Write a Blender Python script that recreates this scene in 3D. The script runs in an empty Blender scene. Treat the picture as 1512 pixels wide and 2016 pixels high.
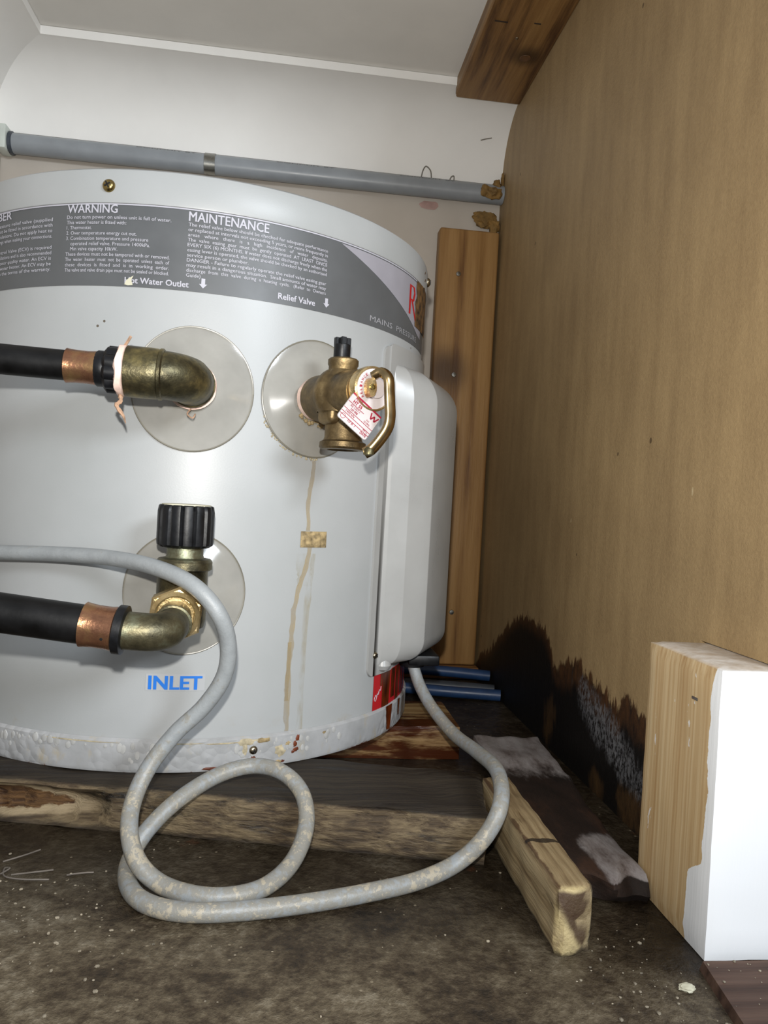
import bpy, bmesh, math, random
from mathutils import Vector, Matrix, noise

random.seed(7)
scene = bpy.context.scene
COL = scene.collection
V = Vector
pi, sin, cos = math.pi, math.sin, math.cos

# ------------------------------------------------------------------ camera
def make_camera():
    pos = V((.0874, -.72, .0235)); yaw, pitch, roll = .1205, -.0132, .0557
    f = V((sin(yaw) * cos(pitch), cos(yaw) * cos(pitch), sin(pitch)))
    r = V((cos(yaw), -sin(yaw), 0)); u = r.cross(f)
    r2 = cos(roll) * r + sin(roll) * u; u2 = -sin(roll) * r + cos(roll) * u
    m = Matrix((r2, u2, -f)).transposed().to_4x4(); m.translation = pos
    cd = bpy.data.cameras.new('camera'); cd.sensor_fit = 'VERTICAL'; cd.sensor_height = 24
    cd.lens = 1490 / 2016 * 24; cd.clip_start = .01; cd.clip_end = 50
    o = bpy.data.objects.new('camera', cd); COL.objects.link(o); o.matrix_world = m
    scene.camera = o
make_camera()

# ------------------------------------------------------------------ light
scene.view_settings.view_transform = 'Standard'
scene.view_settings.look = 'None'
scene.view_settings.gamma = 1.0
scene.view_settings.use_curve_mapping = False
scene.view_settings.exposure = 0.0

world = bpy.data.worlds.new('room_ambient'); scene.world = world; world.use_nodes = True
bg = world.node_tree.nodes['Background']
bg.inputs[0].default_value = (.90, .94, 1.0, 1); bg.inputs[1].default_value = .46

def flash_light():
    # the phone's own torch, just above the lens
    ld = bpy.data.lights.new('phone_torch', 'SPOT'); ld.energy = 11.8; ld.color = (1, .972, .92)
    ld.shadow_soft_size = .006; ld.spot_size = math.radians(145); ld.spot_blend = 1.0
    o = bpy.data.objects.new('phone_torch', ld); COL.objects.link(o)
    o.location = (.080, -.725, .075)
    o.rotation_euler = (V((.07, .05, .24)) - o.location).to_track_quat('-Z', 'Y').to_euler()
def room_light():
    # light of the room coming in from the upper right, behind the camera
    ld = bpy.data.lights.new('room_window', 'AREA'); ld.energy = 12; ld.color = (.86, .93, 1.0)
    ld.shape = 'RECTANGLE'; ld.size = .30; ld.size_y = .22
    o = bpy.data.objects.new('room_window', ld); COL.objects.link(o)
    o.location = (.72, -1.35, .52)
    o.rotation_euler = (V((0, -.1, .05)) - o.location).to_track_quat('-Z', 'Y').to_euler()
flash_light(); room_light()

# ------------------------------------------------------------------ node helpers
def srgb(r, g, b):
    f = lambda c: (c / 255 / 12.92) if c / 255 <= .04045 else ((c / 255 + .055) / 1.055) ** 2.4
    return (f(r), f(g), f(b), 1)

class NT:
    def __init__(s, name):
        s.m = bpy.data.materials.new(name); s.m.use_nodes = True
        s.t = s.m.node_tree; s.b = s.t.nodes['Principled BSDF']; s._pos = None
    def n(s, typ, **kw):
        nd = s.t.nodes.new(typ)
        for k, v in kw.items(): setattr(nd, k, v)
        return nd
    def link(s, a, b): s.t.links.new(a, b)
    def put(s, sock, v):
        if hasattr(v, 'is_linked'): s.link(v, sock)
        elif v is not None: sock.default_value = v
    def pos(s):
        if s._pos is None: s._pos = s.n('ShaderNodeNewGeometry').outputs['Position']
        return s._pos
    def xyz(s):
        sp = s.n('ShaderNodeSeparateXYZ'); s.link(s.pos(), sp.inputs[0]); return sp.outputs
    def comb(s, x, y, z):
        c = s.n('ShaderNodeCombineXYZ')
        for i, v in enumerate((x, y, z)): s.put(c.inputs[i], v)
        return c.outputs[0]
    def vscale(s, vec, sc, loc=(0, 0, 0), rot=(0, 0, 0)):
        mp = s.n('ShaderNodeMapping'); s.put(mp.inputs[0], vec)
        mp.inputs['Scale'].default_value = sc; mp.inputs['Location'].default_value = loc; mp.inputs['Rotation'].default_value = rot
        return mp.outputs[0]
    def noise(s, vec, scale, detail=4, rough=.55, dist=0):
        nd = s.n('ShaderNodeTexNoise'); s.put(nd.inputs['Vector'], vec)
        nd.inputs['Scale'].default_value = scale; nd.inputs['Detail'].default_value = detail
        nd.inputs['Roughness'].default_value = rough; nd.inputs['Distortion'].default_value = dist
        return nd.outputs['Fac']
    def voro(s, vec, scale, feature='F1', rnd=1):
        nd = s.n('ShaderNodeTexVoronoi', feature=feature); s.put(nd.inputs['Vector'], vec)
        nd.inputs['Scale'].default_value = scale; nd.inputs['Randomness'].default_value = rnd
        return nd.outputs['Distance']
    def math(s, op, a, b=None, c=None, clamp=False):
        nd = s.n('ShaderNodeMath', operation=op); nd.use_clamp = clamp
        for i, v in enumerate((a, b, c)):
            if v is not None: s.put(nd.inputs[i], v)
        return nd.outputs[0]
    def ramp(s, fac, stops, interp='LINEAR'):
        nd = s.n('ShaderNodeValToRGB'); s.put(nd.inputs[0], fac); cr = nd.color_ramp; cr.interpolation = interp
        while len(cr.elements) < len(stops): cr.elements.new(.5)
        for e, (p, c) in zip(cr.elements, stops):
            e.position = p; e.color = c if len(c) == 4 else (*c, 1)
        return nd.outputs[0]
    def step(s, fac, a, b):
        nd = s.n('ShaderNodeMapRange', interpolation_type='SMOOTHSTEP'); s.put(nd.inputs[0], fac)
        nd.inputs[1].default_value = a; nd.inputs[2].default_value = b
        return nd.outputs[0]
    def mix(s, fac, a, b, typ='MIX'):
        nd = s.n('ShaderNodeMix', data_type='RGBA', blend_type=typ)
        s.put(nd.inputs[0], fac); s.put(nd.inputs[6], a); s.put(nd.inputs[7], b)
        return nd.outputs[2]
    def bump(s, h, strength=.3, dist=.002):
        nd = s.n('ShaderNodeBump'); nd.inputs['Strength'].default_value = strength; nd.inputs['Distance'].default_value = dist
        s.put(nd.inputs['Height'], h); s.link(nd.outputs[0], s.b.inputs['Normal']); return nd.outputs[0]
    def set(s, color=None, rough=None, metal=None, spec=None, coat=None, alpha=None, trans=None, sss=None):
        for k, v in (('Base Color', color), ('Roughness', rough), ('Metallic', metal), ('Specular IOR Level', spec),
                     ('Coat Weight', coat), ('Alpha', alpha), ('Transmission Weight', trans), ('Subsurface Weight', sss)):
            if v is not None: s.put(s.b.inputs[k], v)
        return s.m

M = {}
def plain(name, col, rough=.5, metal=0, spec=.5, var=.12, scale=60, bump=0, coat=0):
    t = NT(name); nz = t.noise(t.pos(), scale, 5)
    dark = tuple(c * (1 - var * 2) for c in col[:3]) + (1,)
    lite = tuple(min(1, c * (1 + var)) for c in col[:3]) + (1,)
    c = t.ramp(nz, [(.3, dark), (.7, lite)])
    r = t.math('MULTIPLY_ADD', nz, .25, rough - .12)
    if bump: t.bump(nz, bump, .001)
    M[name] = t.set(c, r, metal, spec, coat); return M[name]

# --- painted steel of the tank
def mat_tank():
    t = NT('tank_paint'); nz = t.noise(t.pos(), 9, 5); fine = t.noise(t.pos(), 900, 2)
    c = t.ramp(nz, [(.25, srgb(155, 158, 158)), (.75, srgb(168, 170, 171))])
    sp = t.voro(t.pos(), 75); spn = t.noise(t.vscale(t.pos(), (1, 1, 1), (3, 1, 2)), 30, 2)
    fleck = t.math('MULTIPLY', t.math('LESS_THAN', sp, .07), t.math('GREATER_THAN', spn, .66))
    c = t.mix(fleck, c, srgb(92, 84, 74))
    z = t.xyz()[2]
    grime = t.math('MULTIPLY', t.step(z, -.125, -.150), t.step(t.noise(t.pos(), 38, 6, .7), .5, .72))
    c = t.mix(t.math('MULTIPLY', grime, .7), c, srgb(150, 135, 110))
    t.bump(fine, .06, .0006)
    M['tank'] = t.set(c, .40, 0, .5)
def mat_base_ring():
    t = NT('base_ring_paint'); p = t.pos()
    nz = t.noise(p, 26, 6, .65); n2 = t.noise(t.vscale(p, (1, 1, .5), (5, 3, 1)), 60, 5, .7)
    c = t.ramp(nz, [(.3, srgb(146, 147, 147)), (.7, srgb(176, 177, 179))])
    c = t.mix(t.math('MULTIPLY', t.step(n2, .55, .72), .65), c, srgb(172, 158, 126))
    x, y, z = t.xyz()
    low = t.math('ADD', t.math('MULTIPLY', t.step(z, -.158, -.168), .25), t.math('MULTIPLY', t.noise(p, 45, 6, .75), .75))
    c = t.mix(t.step(low, .63, .69), c, srgb(96, 52, 26))
    bub = t.voro(p, 150); msk = t.step(t.noise(p, 22, 3), .42, .6)
    t.bump(t.math('MULTIPLY', t.math('SUBTRACT', .5, bub), msk), .5, .002)
    M['base_ring'] = t.set(c, .4, 0, .5)
mat_tank(); mat_base_ring()
plain('cover_plastic', srgb(156, 156, 154), .30, var=.03, scale=30)
plain('label_grey', srgb(86, 88, 90), .42, var=.04, scale=40)
plain('label_light', srgb(150, 148, 156), .42, var=.03)
plain('label_letter', srgb(178, 177, 186), .45, var=.02)
plain('label_letter_dim', srgb(150, 150, 154), .45, var=.02)
plain('red_print', srgb(178, 28, 34), .4, var=.04)
plain('dark_red_print', srgb(150, 26, 52), .4, var=.03)
plain('blue_print', srgb(28, 112, 206), .4, var=.03)
plain('clear_sticker', srgb(172, 174, 176), .25, var=.02)
plain('white_plastic', srgb(205, 212, 205), .4, var=.04)
plain('black_plastic', srgb(15, 16, 19), .40, spec=.35, var=.3, scale=160, bump=.15)
plain('black_rubber', srgb(10, 10, 11), .45, spec=.3, var=.4, scale=90, bump=.2)
plain('zinc', srgb(165, 165, 160), .28, 1, var=.15)
plain('silver_tag', srgb(214, 206, 206), .38, .25, var=.05)
plain('steel_screw', srgb(150, 140, 120), .3, 1, var=.25, scale=300)
plain('brass_screw', srgb(160, 140, 90), .25, 1, var=.25, scale=300)
plain('tape', srgb(236, 206, 192), .7, var=.08, scale=200, bump=.3)
plain('tape_dirty', srgb(172, 138, 112), .7, var=.3, scale=200, bump=.3)
plain('gold_zinc', srgb(168, 144, 104), .24, 1, var=.2, scale=70)
plain('conduit_plastic', srgb(142, 147, 152), .35, var=.05, scale=40)
plain('pipe_print', srgb(78, 80, 84), .5, var=.05)
plain('cornice_paint', srgb(236, 235, 232), .65, var=.02, scale=14)
plain('ceiling_paint', srgb(226, 224, 219), .8, var=.02, scale=20, bump=.02)
plain('knot_wood', srgb(96, 66, 40), .5, var=.4, scale=150)
plain('foam', srgb(132, 102, 54), .8, var=.25, scale=120, bump=.5)
plain('pink_smear', srgb(178, 146, 138), .5, var=.12, scale=90)
plain('grey_mark', srgb(128, 124, 116), .7, var=.1)
plain('pencil', srgb(44, 32, 22), .7, var=.1)
plain('caulk', srgb(196, 192, 170), .6, var=.1)
plain('fibre', srgb(112, 104, 96), .6, var=.2)
plain('grit', srgb(150, 140, 122), .8, var=.4, scale=200)
plain('dark_gap', srgb(16, 15, 14), .6, var=.1)
plain('scale_crust', srgb(156, 136, 98), .75, var=.35, scale=260, bump=.5)
plain('crust_pale', srgb(178, 166, 138), .7, var=.2, scale=260, bump=.5)
plain('rust', srgb(104, 46, 18), .6, var=.35, scale=140, bump=.4)
plain('blister_paint', srgb(172, 172, 170), .25, var=.08, scale=120)
plain('blue_hose', srgb(36, 64, 104), .4, var=.12)
plain('grey_hose', srgb(60, 66, 74), .45, var=.12)
plain('insulation', srgb(104, 74, 36), .8, var=.5, scale=130, bump=.8)

def mat_wall_back():
    t = NT('wall_paint'); nz = t.noise(t.pos(), 10, 5)
    c = t.ramp(nz, [(.3, srgb(178, 170, 160)), (.7, srgb(192, 184, 174))])
    M['wall_back'] = t.set(c, .75)
mat_wall_back()

def mat_brass(name, a, b, c3, rough):
    t = NT(name); p = t.pos(); n1 = t.noise(p, 60, 6, .65); n2 = t.noise(p, 700, 3)
    c = t.ramp(n1, [(.3, a), (.52, b), (.72, c3)])
    t.bump(n2, .25, .0006)
    M[name] = t.set(c, t.math('MULTIPLY_ADD', n1, .25, rough - .1), .85, .5)
mat_brass('brass_old', srgb(48, 46, 36), srgb(92, 86, 64), srgb(150, 136, 90), .36)
mat_brass('brass_valve', srgb(76, 64, 46), srgb(122, 104, 74), srgb(164, 142, 102), .42)
mat_brass('brass_bright', srgb(150, 124, 76), srgb(206, 180, 130), srgb(228, 206, 160), .24)
mat_brass('brass_green', srgb(56, 54, 44), srgb(104, 98, 76), srgb(136, 142, 120), .42)
mat_brass('copper', srgb(112, 78, 62), srgb(156, 112, 86), srgb(172, 140, 96), .24)

def mat_rosette():
    t = NT('clear_plastic'); p = t.pos()
    c = t.ramp(t.noise(p, 30, 4), [(.3, srgb(150, 147, 138)), (.7, srgb(176, 173, 164))])
    t.bump(t.noise(p, 22, 2), .25, .004)
    M['rosette'] = t.set(c, .13, 0, .8, alpha=.58)
mat_rosette()
plain('rosette_rim', srgb(120, 116, 104), .3, var=.1)

def mat_cable():
    t = NT('cable_sheath'); p = t.pos(); n1 = t.noise(p, 70, 6, .7); n2 = t.noise(p, 240, 5, .7)
    x, y, z = t.xyz()
    low = t.math('MULTIPLY_ADD', t.step(z, -.08, -.165), .165, t.math('MULTIPLY', n1, .55))
    low = t.math('ADD', low, t.math('MULTIPLY', n2, .45))
    c = t.ramp(n1, [(.3, srgb(134, 138, 140)), (.7, srgb(150, 154, 156))])
    c = t.mix(t.math('MULTIPLY', t.step(low, .57, .67), .7), c, srgb(130, 125, 113))
    c = t.mix(t.math('MULTIPLY', t.step(low, .70, .735), .75), c, srgb(172, 162, 142))
    t.bump(low, .35, .002)
    M['cable'] = t.set(c, .42, 0, .5)
mat_cable()

def mat_wood(name, light, mid, dark, axis, scale=1, rough=.6, stain=None, stain_lv=(.5, .62), wet=None, knots=(), rings=26, gr=1.0, topwet=False, wavew=.14, gs=1.0):
    """grain runs along `axis`; knots are (centre, radius)"""
    t = NT(name); p = t.pos()
    sc = [1, 1, 1]; sc[axis] = .07
    warp = t.noise(t.vscale(p, tuple(.35 if i == axis else 1 for i in range(3))), 16 * scale, 3)
    vec = p
    knot_f = None
    for (kc, kr) in knots:
        d = t.n('ShaderNodeVectorMath', operation='DISTANCE'); t.link(p, d.inputs[0]); d.inputs[1].default_value = kc
        k = t.step(d.outputs['Value'], kr * 2.2, kr * .3)
        knot_f = k if knot_f is None else t.math('MAXIMUM', knot_f, k)
    g1 = t.noise(t.vscale(vec, tuple(v * (.45 if i == axis and gs > 1 else 1) for i, v in enumerate(sc))), 130 * scale * gs, 6, .65)
    wv = t.n('ShaderNodeTexWave', wave_type='BANDS'); wv.bands_direction = 'XYZ'[(axis + 1) % 3] if axis != 2 else 'X'
    sc2 = [1, 1, 1]; sc2[axis] = .06
    t.put(wv.inputs['Vector'], t.vscale(vec, tuple(sc2)))
    wv.inputs['Scale'].default_value = rings * scale; wv.inputs['Distortion'].default_value = 5.5
    wv.inputs['Detail'].default_value = 2; wv.inputs['Detail Scale'].default_value = 1.3
    g0 = t.noise(t.vscale(vec, tuple(.035 if i == axis else 1 for i in range(3)), (2, 5, 1)), 420 * scale, 3, .6)
    g = t.math('ADD', t.math('MULTIPLY', g1, .50), t.math('MULTIPLY', wv.outputs['Fac'], wavew))
    g = t.math('ADD', g, t.math('ADD', t.math('MULTIPLY', warp, .40 - wavew), t.math('MULTIPLY', g0, .20)))
    g = t.math('MULTIPLY_ADD', t.math('SUBTRACT', g, .53), 1.5, .5)
    c = t.ramp(g, [(.28, dark), (.46, mid), (.68, light)])
    if knot_f is not None: c = t.mix(t.math('MULTIPLY', knot_f, .85), c, tuple(v * .35 for v in dark[:3]) + (1,))
    r = rough
    if stain is not None:
        s1 = t.noise(t.vscale(p, tuple(.16 if i == axis else 1 for i in range(3)), (4, 2, 7)), 26 * scale, 7, .68)
        sm = t.step(s1, *stain_lv)
        c = t.mix(sm, c, stain)
        if wet is not None: r = t.math('MULTIPLY_ADD', sm, wet - rough, rough)
    if topwet:      # decayed brown hollow with a pale torn rim at the left end
        x, y_, z = t.xyz(); nn = t.noise(t.vscale(p, (.5, 1, 1)), 70, 6, .7)
        dx = t.math('DIVIDE', t.math('ADD', x, .125), .080); dz = t.math('DIVIDE', t.math('ADD', z, .1835), .0095)
        rr = t.math('ADD', t.math('ADD', t.math('MULTIPLY', dx, dx), t.math('MULTIPLY', dz, dz)), t.math('MULTIPLY', t.math('SUBTRACT', nn, .5), 1.6))
        c = t.mix(t.math('MULTIPLY', t.step(rr, 1.9, 1.2), .75), c, srgb(168, 150, 120))
        c = t.mix(t.step(rr, 1.0, .85), c, t.ramp(g1, [(.35, srgb(52, 32, 17)), (.65, srgb(108, 78, 46))]))
        lw = t.step(t.math('MULTIPLY_ADD', nn, .008, z), -.189, -.194)
        c = t.mix(t.math('MULTIPLY', lw, .8), c, srgb(24, 17, 11))
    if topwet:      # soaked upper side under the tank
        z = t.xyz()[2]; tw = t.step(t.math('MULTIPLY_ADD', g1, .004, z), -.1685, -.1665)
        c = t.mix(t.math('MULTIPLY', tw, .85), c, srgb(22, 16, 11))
    t.bump(g1, .45 * gr, .002)
    M[name] = t.set(c, r, 0, .4); return t
mat_wood('rail_wood', srgb(150, 116, 70), srgb(128, 94, 54), srgb(72, 46, 24), 1, .8, .5, rings=34, knots=[((.315, .094, .522), .012)])
mat_wood('batten_wood', srgb(158, 122, 76), srgb(142, 106, 62), srgb(106, 72, 40), 2, .7, .5, rings=16, knots=[((.272, .24, .196), .020)])
mat_wood('bearer_wood', srgb(122, 106, 80), srgb(76, 62, 45), srgb(34, 26, 18), 0, 1.3, .65, stain=srgb(20, 15, 11), stain_lv=(.50, .62), wet=.25, gr=1.8, topwet=True, wavew=.06, gs=2.6)
mat_wood('bearer_rear_wood', srgb(160, 136, 96), srgb(138, 110, 72), srgb(100, 72, 42), 0, .8, .5, stain=srgb(62, 28, 10), stain_lv=(.47, .55), wet=.2)
mat_wood('skirt_wood', srgb(150, 108, 60), srgb(120, 82, 44), srgb(76, 46, 22), 0, .9, .6)
mat_wood('sill_wood', srgb(92, 70, 58), srgb(70, 50, 40), srgb(44, 30, 24), 0, .8, .7)

def mat_mould_plate():
    t = NT('mouldy_plate_wood'); p = t.pos(); x, y, z = t.xyz()
    n1 = t.noise(t.vscale(p, (1, .35, 1)), 46, 7, .72); n2 = t.noise(t.vscale(p, (1, .4, 1), (3, 5, 1)), 26, 6, .65)
    c = t.ramp(n2, [(.3, srgb(16, 12, 10)), (.55, srgb(40, 28, 22)), (.8, srgb(78, 52, 36))])
    far = t.step(y, -.21, -.11)
    near = t.math('MULTIPLY', t.step(y, -.24, -.27), t.math('MULTIPLY', t.step(x, .268, .282), t.step(z, -.1875, -.185)))
    grey = t.math('MAXIMUM', far, near)
    gm = t.step(t.math('ADD', t.math('MULTIPLY', n1, .7), t.math('MULTIPLY', grey, .42)), .52, .74)
    c = t.mix(gm, c, t.ramp(n1, [(.3, srgb(96, 84, 80)), (.6, srgb(150, 146, 146))]))
    side = t.math('MULTIPLY', t.step(z, -.1845, -.188), t.step(y, -.25, -.2))
    c = t.mix(t.math('MULTIPLY', side, t.step(n2, .42, .6)), c, srgb(96, 66, 40))
    t.bump(n1, .6, .003)
    M['mouldy_plate'] = t.set(c, .75, 0, .3)
mat_mould_plate()
def mat_plate_a():
    t = mat_wood('plate_wood', srgb(158, 140, 108), srgb(134, 115, 84), srgb(92, 72, 48), 1, 1.1, .6, stain=srgb(58, 40, 25), stain_lv=(.60, .66), wet=.2, gs=2.2, gr=1.4)
    p = t.pos(); x, y, z = t.xyz(); nn = t.noise(p, 120, 5, .7); n2 = t.noise(p, 60, 5, .7)
    c = t.b.inputs['Base Color'].links[0].from_socket
    end = t.step(y, -.3555, -.3585)
    # soaked brown heart of the end grain, pale crumbled foot
    line = t.math('ADD', t.math('MULTIPLY_ADD', t.math('SUBTRACT', x, .2365), 1.6, t.math('SUBTRACT', z, -.1845)), t.math('MULTIPLY', t.math('SUBTRACT', nn, .5), .012))
    hw = t.math('MULTIPLY', t.math('MULTIPLY', t.step(line, -.004, .004), t.step(z, -.1655, -.1675)), end)
    c = t.mix(t.math('MULTIPLY', end, t.step(nn, .3, .6)), c, srgb(186, 168, 124))
    c = t.mix(t.math('MULTIPLY', hw, .92), c, srgb(56, 34, 22))
    # dirty joint along the top left edge, black towards the mouldy neighbour and the floor
    top = t.step(z, -.1665, -.165)
    jn = t.math('ADD', t.math('ABSOLUTE', t.math('SUBTRACT', x, .2300)), t.math('MULTIPLY', t.math('SUBTRACT', n2, .5), .006))
    c = t.mix(t.math('MULTIPLY', t.math('MULTIPLY', t.step(jn, .0016, .0006), top), .8), c, srgb(66, 42, 24))
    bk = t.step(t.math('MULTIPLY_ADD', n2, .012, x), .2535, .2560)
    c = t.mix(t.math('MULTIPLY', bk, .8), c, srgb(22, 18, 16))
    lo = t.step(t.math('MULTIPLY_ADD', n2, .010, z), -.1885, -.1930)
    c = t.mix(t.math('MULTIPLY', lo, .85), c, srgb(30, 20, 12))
    cr_ = t.math('ADD', t.math('ABSOLUTE', t.math('SUBTRACT', y, -.306)), t.math('MULTIPLY', t.math('SUBTRACT', n2, .5), .010))
    c = t.mix(t.math('MULTIPLY', t.step(cr_, .0016, .0007), t.math('MULTIPLY', top, .9)), c, srgb(26, 18, 12))
    t.set(c)
mat_plate_a()

def mat_block():
    # raw pine with white paint that laps round the corner in a ragged edge
    t = NT('painted_pine'); p = t.pos(); x, y, z = t.xyz()
    sc = t.vscale(p, (1, 1, .012)); g = t.noise(sc, 520, 4); g2 = t.noise(sc, 130, 3)
    gg = t.math('ADD', t.math('MULTIPLY', g, .5), t.math('MULTIPLY', g2, .5))
    c = t.ramp(gg, [(.34, srgb(170, 136, 92)), (.5, srgb(192, 164, 122)), (.64, srgb(206, 182, 142))])
    rag = t.math('MULTIPLY', t.math('SUBTRACT', t.noise(t.vscale(p, (1, 1, .6)), 55, 5, .6), .5), .010)
    lap = t.math('ADD', y, rag)
    edge = t.math('MULTIPLY_ADD', t.step(z, -.150, -.162), .013, -.3605)
    on = t.math('LESS_THAN', lap, edge)
    spl = t.math('MULTIPLY', t.math('GREATER_THAN', t.noise(t.vscale(p, (1, 1, .35)), 150, 4), .70), t.math('LESS_THAN', y, -.30))
    c = t.mix(t.math('MAXIMUM', on, t.math('MULTIPLY', spl, .7)), c, srgb(232, 234, 236))
    top = t.step(z, -.0520, -.0505); dust = t.noise(p, 90, 5)
    c = t.mix(top, c, t.ramp(dust, [(.35, srgb(176, 160, 142)), (.7, srgb(214, 208, 200))]))
    t.bump(g, .2, .001)
    M['block'] = t.set(c, .5, 0, .4)
mat_block()

def mat_floor():
    t = NT('wet_concrete'); p = t.pos(); x, y, z = t.xyz()
    n1 = t.noise(p, 9, 8, .62); n2 = t.noise(t.vscale(p, (1, 1, 1), (2, 6, 0)), 34, 7, .7); n3 = t.noise(p, 170, 5, .7)
    m = t.math('ADD', t.math('MULTIPLY', n1, .38), t.math('ADD', t.math('MULTIPLY', n2, .34), t.math('MULTIPLY', n3, .28)))
    c = t.ramp(m, [(.39, srgb(32, 25, 18)), (.47, srgb(66, 55, 41)), (.54, srgb(100, 89, 71)), (.61, srgb(136, 126, 108))])
    # damp spread around the bearers
    d = t.math('ADD', t.math('MULTIPLY_ADD', x, .19, y), t.math('MULTIPLY', n1, .10))
    wet = t.step(d, -.315, -.20)
    wr = t.math('MULTIPLY', t.step(x, .19, .30), t.step(y, -.41, -.35))
    wet = t.math('MAXIMUM', wet, wr)
    c = t.mix(t.math('MULTIPLY', wet, .74), c, srgb(20, 15, 10))
    rst = t.step(t.noise(t.vscale(p, (1, 1, 1), (9, 1, 0)), 20, 5), .66, .74)
    c = t.mix(t.math('MULTIPLY', rst, .5), c, srgb(82, 46, 26))
    sp = t.voro(p, 130); sn = t.noise(p, 18, 3)
    spk = t.math('MULTIPLY', t.math('LESS_THAN', sp, .10), t.math('GREATER_THAN', sn, .53))
    c = t.mix(t.math('MULTIPLY', spk, .45), c, srgb(160, 148, 126))
    t.bump(t.math('ADD', n3, n2), .75, .003)
    r = t.math('MULTIPLY_ADD', wet, -.42, t.math('MULTIPLY_ADD', n2, .3, .45))
    M['floor'] = t.set(c, r, 0, .4)
mat_floor()

def mat_board():
    t = NT('hardboard_with_mould'); p = t.pos(); x, y, z = t.xyz()
    n1 = t.noise(t.vscale(p, (1, 1, .18)), 60, 6, .6); n2 = t.noise(p, 7, 4); n3 = t.noise(p, 420, 4, .7)
    m = t.math('ADD', t.math('MULTIPLY', n1, .4), t.math('ADD', t.math('MULTIPLY', n2, .35), t.math('MULTIPLY', n3, .25)))
    c = t.ramp(m, [(.36, srgb(138, 114, 80)), (.64, srgb(170, 144, 104))])
    sc = t.math('MULTIPLY', t.math('LESS_THAN', t.voro(t.vscale(p, (1, 1, .35)), 34), .035), t.math('GREATER_THAN', t.noise(p, 13, 2), .5))
    c = t.mix(t.math('MULTIPLY', sc, .6), c, srgb(206, 188, 150))
    dk = t.math('MULTIPLY', t.math('LESS_THAN', t.voro(t.vscale(p, (1, 1, .8), (1, 2, 3)), 28), .05), t.math('GREATER_THAN', t.noise(p, 9, 2), .55))
    c = t.mix(t.math('MULTIPLY', dk, .7), c, srgb(60, 44, 28))
    # mould line: height of the black growth along the board
    fc = t.n('ShaderNodeFloatCurve'); cv = fc.mapping.curves[0]
    y0, y1, z0, z1 = -.40, .30, -.22, -.04
    pts = [(-.40, -.125), (-.247, -.116), (-.2166, -.112), (-.195, -.105), (-.180, -.117), (-.165, -.114), (-.124, -.108), (-.100, -.103), (-.078, -.107), (-.040, -.116),
           (-.030, -.106), (-.012, -.092), (.03, -.086), (.06, -.088), (.113, -.108), (.17, -.140), (.229, -.166), (.26, -.185), (.30, -.19)]
    cv.points[0].location = ((pts[0][0] - y0) / (y1 - y0), (pts[0][1] - z0) / (z1 - z0))
    cv.points[1].location = ((pts[-1][0] - y0) / (y1 - y0), (pts[-1][1] - z0) / (z1 - z0))
    for a, b in pts[1:-1]: cv.points.new((a - y0) / (y1 - y0), (b - z0) / (z1 - z0))
    fc.mapping.update()
    nd = t.n('ShaderNodeMapRange'); t.link(y, nd.inputs[0]); nd.inputs[1].default_value = y0; nd.inputs[2].default_value = y1
    t.link(nd.outputs[0], fc.inputs['Value'])
    top = t.math('MULTIPLY_ADD', fc.outputs[0], z1 - z0, z0)
    f1 = t.noise(t.vscale(p, (1, 1, .30)), 110, 6, .72); f2 = t.noise(t.vscale(p, (1, 1, .45)), 40, 5, .65)
    fr = t.math('ADD', t.math('MULTIPLY', t.math('SUBTRACT', f1, .5), .040), t.math('MULTIPLY', t.math('SUBTRACT', f2, .5), .020))
    depth = t.math('SUBTRACT', t.math('ADD', top, fr), z)      # >0 inside the growth
    c = t.mix(t.step(depth, -.001, .004), c, t.ramp(f1, [(.35, srgb(34, 21, 12)), (.65, srgb(84, 54, 28))]))
    nr = t.step(y, -.03, -.08)
    inner = t.math('SUBTRACT', depth, t.math('MULTIPLY', nr, .012))
    c = t.mix(t.step(inner, .004, .020), c, srgb(12, 9, 7))
    # patches the growth has left free
    for (cy, cz, ry, rz) in ((-.035, -.172, .017, .024), (-.215, -.186, .030, .017), (-.15, -.19, .016, .012)):
        dy = t.math('DIVIDE', t.math('SUBTRACT', y, cy), ry); dz = t.math('DIVIDE', t.math('SUBTRACT', z, cz), rz)
        rr = t.math('ADD', t.math('MULTIPLY', dy, dy), t.math('MULTIPLY', dz, dz))
        rr = t.math('ADD', rr, t.math('ADD', t.math('MULTIPLY', t.math('SUBTRACT', f1, .5), 3.4), t.math('MULTIPLY', t.math('SUBTRACT', f2, .5), 4.0)))
        c = t.mix(t.math('MULTIPLY', t.step(rr, 1.3, .2), .55), c, t.ramp(f1, [(.3, srgb(50, 34, 18)), (.7, srgb(112, 82, 46))]))
    # grey-white bloom on the near part
    dy = t.math('DIVIDE', t.math('SUBTRACT', y, -.168), .072); dz = t.math('DIVIDE', t.math('SUBTRACT', z, t.math('MULTIPLY_ADD', y, .30, -.0965)), .019)
    rr = t.math('ADD', t.math('MULTIPLY', dy, dy), t.math('MULTIPLY', dz, dz))
    rr = t.math('ADD', rr, t.math('ADD', t.math('MULTIPLY', t.math('SUBTRACT', f1, .5), 4.0), t.math('MULTIPLY', t.math('SUBTRACT', f2, .5), 3.0)))
    spk = t.step(t.noise(t.vscale(p, (1, 1, .6)), 300, 4, .75), .40, .58)
    c = t.mix(t.math('MULTIPLY', t.math('MULTIPLY', t.step(rr, 1.3, .1), .85), spk), c, t.ramp(f1, [(.3, srgb(84, 84, 88)), (.7, srgb(140, 140, 142))]))
    t.bump(t.math('ADD', n3, t.math('MULTIPLY', t.step(depth, 0, .01), f1)), .25, .002)
    M['board'] = t.set(c, .55, 0, .4)
mat_board()

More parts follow.
